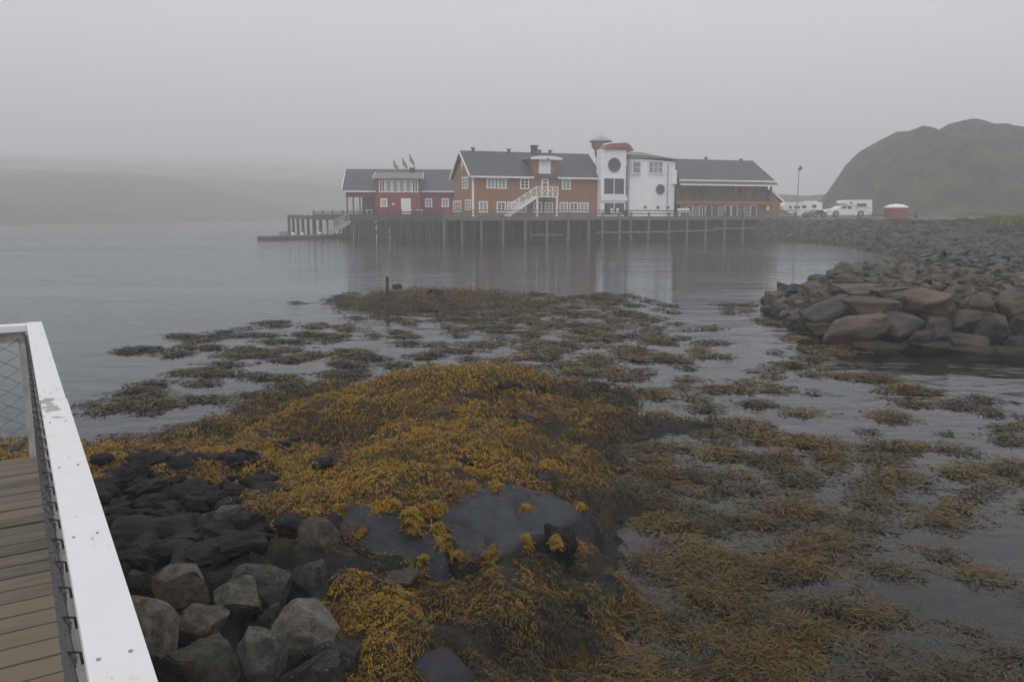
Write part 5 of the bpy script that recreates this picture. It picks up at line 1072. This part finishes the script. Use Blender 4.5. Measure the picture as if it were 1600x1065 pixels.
quad_plate([(1275, 331.2), (1277, 329), (1280.4, 328.9), (1280.4, 331.4)], 0, .02, 'window', 'glass', cr_, FC); quad_plate([(1281.2, 328.9), (1284.6, 328.9), (1287, 331.4), (1281.2, 331.4)], 0, .02, 'window', 'glass', cr_, FC)
for d in (-.03, 1.48):
    for x in (1274, 1287): wheel(cr_, FC, x, 336, 3.2, d, .22)
ph_ = gy(1399, 341, 95); ht = empty('hut', (ph_.x, ph_.y, 0), .2, 'small round red hut with a shallow white roof beside the road', 'hut')
rH = 16 / FPX * 95; zt_ = gy(1399, 325, 95).z
frustum(MB(), rH, 2.2, rH, zt_, 12).build('wall', M['hutred'], ht)
m = MB(); zc_ = gy(1399, 318.6, 95).z
for (ra, za2, rb, zb2) in ((rH * 1.10, zt_ + .02, rH * 1.10, zt_ + .14), (rH * 1.10, zt_ + .141, rH * .62, zc_ - .08), (rH * .62, zc_ - .079, rH * .12, zc_)): frustum(m, ra, za2, rb, zb2, 12)
m.build('roof', M['white'], ht)
m = MB()
for i in range(12):
    a_ = 2 * pi * (i + .5) / 12; m.box((rH * cos(a_) - .05, rH * sin(a_) - .05, 2.2), (rH * cos(a_) + .05, rH * sin(a_) + .05, zt_))
m.build('batten', M['hutred'], ht)
pl = gy(1244.5, 340, 98); zl = gy(1244.5, 266, 98).z
lp = empty('street_lamp', (pl.x, pl.y, 0), 0, 'tall thin lamp post rising beside the camper trailer', 'street lamp')
MB().tube((0, 0, 1.9), (0, 0, zl), .09, .05, 8).build('pole', M['metal'], lp)
hd_ = MB().box((-.12, -.12, zl), (.28, .12, zl + .16)).prism([(-.05, zl + .16), (.32, zl + .16), (.22, zl + .5), (.08, zl + .5)], -.1, .1, 'y').build('lamp_head', M['slate'], lp)
pb = gy(1430, 344, 88); bo_ = empty('bollard', (pb.x, pb.y, 2.2), 0, 'short dark post at the road edge past the red hut', 'post'); MB().tube((0, 0, 0), (0, 0, .9), .17, .15, 8).build('post', M['timber_dark'], bo_); MB().tube((0, 0, .9), (0, 0, .96), .18, .1, 8).build('cap', M['timber_dark'], bo_)
# guard rail along the road
ga, gb = gy(1417, 342.3, 92), gy(1516, 341, 84); gr = empty('guard_rail', (ga.x, ga.y, 0), math.atan2(gb.y - ga.y, gb.x - ga.x), 'low pale guard rail along the road under the hill', 'guard rail')
Lr = math.hypot(gb.x - ga.x, gb.y - ga.y); MB().box((0, -.04, ga.z - .12), (Lr, .04, ga.z + .12)).build('rail', M['metal'], gr)
for k in range(6): MB().box((Lr * (k + .5) / 6 - .06, .05, 1.9), (Lr * (k + .5) / 6 + .06, .15, ga.z + .08)).build('post', M['metal'], gr)
ps_ = gy(605, 452, 26.4); zs = gy(605, 432.5, 26.4).z
sk = empty('mooring_post', (ps_.x, ps_.y, 0), 0, 'thin dark post standing on the small weed covered islet', 'post')
MB().tube((0, 0, .2), (.01, 0, zs), .058, .05, 8).build('post', M['timber_dark'], sk); MB().tube((.01, 0, zs), (.01, 0, zs + .02), .062, .045, 8).build('cap', M['timber_dark'], sk)
# ================================================================== DECK AND HANDRAIL IN FRONT
RZ = 2.24                                                  # top of the handrail
q1, q2 = gz(243, 1065, RZ), gz(65, 502, RZ)                # outer edge of the cap board
rdir = Vector((q2.x - q1.x, q2.y - q1.y, 0)).normalized()
FR = Frame(q2, math.atan2(rdir.y, rdir.x) - pi / 2)        # local y runs along the rail away from the camera, x to the right
CAPW = abs(FR.local(gz(138, 1065, RZ)).x - FR.local(gz(243, 1065, RZ)).x)
DKZ = 1.3
def wood_mat(name, c, paint=None):
    m, nd, ln, b = mat_base(name)
    tc = N(nd, 'ShaderNodeTexCoord'); oi = N(nd, 'ShaderNodeObjectInfo'); mp = N(nd, 'ShaderNodeMapping'); mp.inputs['Scale'].default_value = (1.2, 14, 14)
    cb = N(nd, 'ShaderNodeCombineXYZ'); ml = N(nd, 'ShaderNodeMath', operation='MULTIPLY'); ml.inputs[1].default_value = 50; ln.new(oi.outputs['Random'], ml.inputs[0]); ln.new(ml.outputs[0], cb.inputs[0]); ln.new(ml.outputs[0], cb.inputs[1]); ln.new(cb.outputs[0], mp.inputs['Location'])
    ln.new(tc.outputs['Object'], mp.inputs[0])
    n1 = N(nd, 'ShaderNodeTexNoise', Scale=2.2, Detail=8.0, Roughness=.7); ln.new(mp.outputs[0], n1.inputs['Vector'])
    n2 = N(nd, 'ShaderNodeTexNoise', Scale=3.0, Detail=4.0); ln.new(tc.outputs['Object'], n2.inputs['Vector'])
    ad = N(nd, 'ShaderNodeMath', operation='MULTIPLY_ADD'); ad.inputs[1].default_value = .5; ln.new(n2.outputs[0], ad.inputs[0]); ln.new(n1.outputs[0], ad.inputs[2])
    a3 = N(nd, 'ShaderNodeMath', operation='MULTIPLY_ADD'); a3.inputs[1].default_value = .38; ln.new(oi.outputs['Random'], a3.inputs[0]); ln.new(ad.outputs[0], a3.inputs[2])
    r = ramp(nd, [(.52, tuple(x * .32 for x in c)), (.80, c), (1.05 - .05, tuple(x * 1.45 for x in c))]); ln.new(a3.outputs[0], r.inputs[0])
    out = r.outputs[0]
    v = N(nd, 'ShaderNodeTexNoise', Scale=34.0, Detail=2.0); ln.new(tc.outputs['Object'], v.inputs['Vector'])
    rv = ramp(nd, [(.76, (0, 0, 0)), (.79, (1, 1, 1))]); ln.new(v.outputs[0], rv.inputs[0])
    mm = N(nd, 'ShaderNodeMix', data_type='RGBA'); ln.new(rv.outputs[0], mm.inputs[0]); ln.new(out, mm.inputs[6]); mm.inputs[7].default_value = (.5, .5, .48, 1)
    ln.new(mm.outputs[2], b.inputs['Base Color']); b.inputs['Roughness'].default_value = .8; b.inputs['Specular IOR Level'].default_value = .25
    bp = N(nd, 'ShaderNodeBump', Strength=.5, Distance=.006); ln.new(n1.outputs[0], bp.inputs['Height']); ln.new(bp.outputs[0], b.inputs['Normal']); return m
M['plank'] = wood_mat('weathered_plank', (.098, .084, .063))
def railpaint():
    m, nd, ln, b = mat_base('chipped_white_paint')
    tc = N(nd, 'ShaderNodeTexCoord'); loc = N(nd, 'ShaderNodeVectorMath', operation='SUBTRACT'); ln.new(tc.outputs['Object'], loc.inputs[0])
    ctr = FR.local(gz(76, 630, RZ)); loc.inputs[1].default_value = (ctr.x, ctr.y, 0)
    sc2 = N(nd, 'ShaderNodeVectorMath', operation='MULTIPLY'); sc2.inputs[1].default_value = (22, 3.6, 0); ln.new(loc.outputs[0], sc2.inputs[0])
    le = N(nd, 'ShaderNodeVectorMath', operation='LENGTH'); ln.new(sc2.outputs[0], le.inputs[0])
    mp = N(nd, 'ShaderNodeMapping'); mp.inputs['Scale'].default_value = (1.3, .8, 1); ln.new(tc.outputs['Object'], mp.inputs[0])
    nz = N(nd, 'ShaderNodeTexVoronoi', Scale=26.0, feature='F1'); ln.new(mp.outputs[0], nz.inputs['Vector'])
    n0 = N(nd, 'ShaderNodeTexNoise', Scale=16.0, Detail=2.0); ln.new(mp.outputs[0], n0.inputs['Vector'])
    a = N(nd, 'ShaderNodeMath', operation='SUBTRACT'); ln.new(n0.outputs[0], a.inputs[0])
    k = N(nd, 'ShaderNodeMath', operation='MULTIPLY'); k.inputs[1].default_value = .20; ln.new(le.outputs['Value'], k.inputs[0]); ln.new(k.outputs[0], a.inputs[1])
    r = ramp(nd, [(.405, (0, 0, 0)), (.415, (1, 1, 1))]); ln.new(a.outputs[0], r.inputs[0])
    n2 = N(nd, 'ShaderNodeTexNoise', Scale=7.0, Detail=6.0, Roughness=.7); ln.new(tc.outputs['Object'], n2.inputs['Vector'])
    r2 = ramp(nd, [(.30, (.55, .55, .53)), (.38, (.63, .635, .64)), (.7, (.655, .66, .67))]); ln.new(n2.outputs[0], r2.inputs[0])
    n3 = N(nd, 'ShaderNodeTexNoise', Scale=38.0, Detail=3.0, Roughness=.7); mp3 = N(nd, 'ShaderNodeMapping'); mp3.inputs['Scale'].default_value = (1, .35, 1); ln.new(tc.outputs['Object'], mp3.inputs[0]); ln.new(mp3.outputs[0], n3.inputs['Vector'])
    r3 = ramp(nd, [(.66, (1, 1, 1)), (.72, (.62, .62, .58))]); ln.new(n3.outputs[0], r3.inputs[0])
    gr_ = N(nd, 'ShaderNodeMix', data_type='RGBA', blend_type='MULTIPLY'); gr_.inputs[0].default_value = 1; ln.new(r2.outputs[0], gr_.inputs[6]); ln.new(r3.outputs[0], gr_.inputs[7])
    mm = N(nd, 'ShaderNodeMix', data_type='RGBA'); ln.new(r.outputs[0], mm.inputs[0]); ln.new(gr_.outputs[2], mm.inputs[6]); mm.inputs[7].default_value = (.30, .31, .29, 1)
    ln.new(mm.outputs[2], b.inputs['Base Color']); b.inputs['Roughness'].default_value = .5
    bp = N(nd, 'ShaderNodeBump', Strength=.35, Distance=.004, invert=True); ln.new(r.outputs[0], bp.inputs['Height']); ln.new(bp.outputs[0], b.inputs['Normal']); return m
M['railpaint'] = railpaint()
M['wire'] = simple('galvanised_wire', (.055, .053, .057), .6, .4, 30.0, 0, metal=0)
M['postpaint'] = simple('greyed_post_paint', (.30, .31, .29), .7, .35, 6.0, .3, (3, 3, 1))
dkr = root_at('landing_deck', FR, 'weathered plank deck with bird droppings inside the white handrail', 'deck')
yF = FR.local(gz(30, 714, DKZ)).y                           # far edge of the deck
xR = FR.local(gz(112, 1065, DKZ)).x + .09
pw = .145; lib = []
for k in range(5):
    m = MB(); m.box((xR - 4.2, 0, -.045), (xR, pw - .012, 0)); lib.append(m.mesh('plank', M['plank']))
for k in range(62):
    o = link('plank', lib[k % 5], dkr); o.location = (random.uniform(-.012, .012), yF - pw * (k + 1), DKZ + random.uniform(-.004, .003)); o.rotation_euler = (random.uniform(-.012, .012), 0, random.uniform(-.002, .002))
for x in (xR - .25, xR - 1.6, xR - 3.2): MB().box((x - .06, yF - 9, DKZ - .25), (x + .06, yF - .03, DKZ - .06)).build('joist', M['timber'], dkr)
MB().box((xR - 4.2, yF - .09, DKZ - .27), (xR, yF - .032 + .05, DKZ - .055)).build('edge_beam', M['timber'], dkr)
for x in (xR - .25, xR - 3.2):
    for y in (yF - .4, yF - 3.4, yF - 6.4): MB().tube((x, y, -1.0), (x, y, DKZ - .255), .12, .12, 10).build('pile', M['timber_dark'], dkr)
# handrail with chain-link netting
hr = root_at('handrail', FR, 'white painted handrail with chipped paint and chain link netting', 'handrail')
yj = FR.local(gz(101, 622, RZ)).y
MB().box((-CAPW, yj, RZ - .045), (0, 0, RZ)).build('top_board', M['railpaint'], hr)
MB().box((-CAPW + .002, -9, RZ - .047), (.004, yj - .003, RZ - .0015)).build('top_board', M['railpaint'], hr)
MB().box((-CAPW - 3.6, -.15, RZ - .045), (-CAPW - .003, -.012, RZ - .003)).build('top_board', M['railpaint'], hr)
MB().box((-CAPW - 3.6, -.10, RZ - .125), (-CAPW - .012, -.06, RZ - .047)).build('batten', M['postpaint'], hr)
MB().box((-CAPW + .012, -9, RZ - .13), (-CAPW + .055, -.02, RZ - .047)).build('batten', M['white'], hr)
for k in range(14):
    for x in (-CAPW * .78, -CAPW * .24): MB().tube((x, -.12 - .62 * k, RZ - .004), (x, -.12 - .62 * k, RZ + .0012), .0036, n=8).build('screw', M['metal'], hr)
nx_ = -CAPW - .004                                          # plane of the side netting
for y in (-.125, -2.2, -4.3, -6.4): MB().box((-CAPW + .0, y, DKZ - .35), (-CAPW + .085, y + .085, RZ - .132)).build('post', M['postpaint'], hr)
MB().box((-CAPW - .058, -.14, DKZ - .3), (-CAPW - .012, -.07, RZ - .127)).build('post', M['postpaint'], hr)
MB().box((-CAPW - 3.6, -.14, DKZ - .3), (-CAPW - 3.52, -.07, RZ - .127)).build('post', M['postpaint'], hr)
def netting(length, height, pitch=.078):
    """woven zigzag wires; along = x, up = z, hooks at the top"""
    m = MB(); nW = int(length / pitch); r_ = .0034; nz_ = int(height / (pitch * .62)); hz_ = height / nz_
    for k in range(nW):
        pts = [(pitch * (k + (j + k) % 2) , .004 * (1 if (j + k) % 2 else -1), hz_ * j) for j in range(nz_ + 1)]
        pts += [(pts[-1][0] + .006, .010, height + .014), (pts[-1][0] + .012, -.012, height + .005), (pts[-1][0] + .012, -.014, height - .02)]
        n = 3; vs, fs = [], []
        for i, p in enumerate(pts):
            a_ = Vector(pts[min(i + 1, len(pts) - 1)]) - Vector(pts[max(i - 1, 0)]); a_.normalize(); b_ = a_.cross(Vector((0, 1, 0))); b_ = b_.normalized() if b_.length > 1e-6 else Vector((1, 0, 0)); c_ = a_.cross(b_)
            for q in range(n): vs.append(Vector(p) + (b_ * cos(2 * pi * q / n) + c_ * sin(2 * pi * q / n)) * r_)
            if i: fs += [((i - 1) * n + q, (i - 1) * n + (q + 1) % n, i * n + (q + 1) % n, i * n + q) for q in range(n)]
        m.add(vs, fs)
    return m.mesh('netting', M['wire'])
nz1 = link('netting', netting(8.8, .84), hr); nz1.location = (nx_ - .008, -8.9, DKZ + .03); nz1.rotation_euler = (0, 0, pi / 2); nz1['kind'] = 'stuff'
nz2 = link('netting', netting(3.47, .80), hr); nz2.location = (-CAPW - 3.5, -.12, DKZ + .03); nz2['kind'] = 'stuff'
# ================================================================== FOG
hz = bpy.data.materials.new('fog'); hz.use_nodes = True; hz.node_tree.nodes.clear()
pv = hz.node_tree.nodes.new('ShaderNodeVolumePrincipled'); pv.inputs['Color'].default_value = (.93, .935, .95, 1); pv.inputs['Density'].default_value = .0028; pv.inputs['Anisotropy'].default_value = 0
oo = hz.node_tree.nodes.new('ShaderNodeOutputMaterial'); hz.node_tree.links.new(pv.outputs[0], oo.inputs['Volume'])
hb = MB().box((-1760, -60, -2.4), (1760, 1660, 150)).build('haze', hz); hb['kind'] = 'stuff'
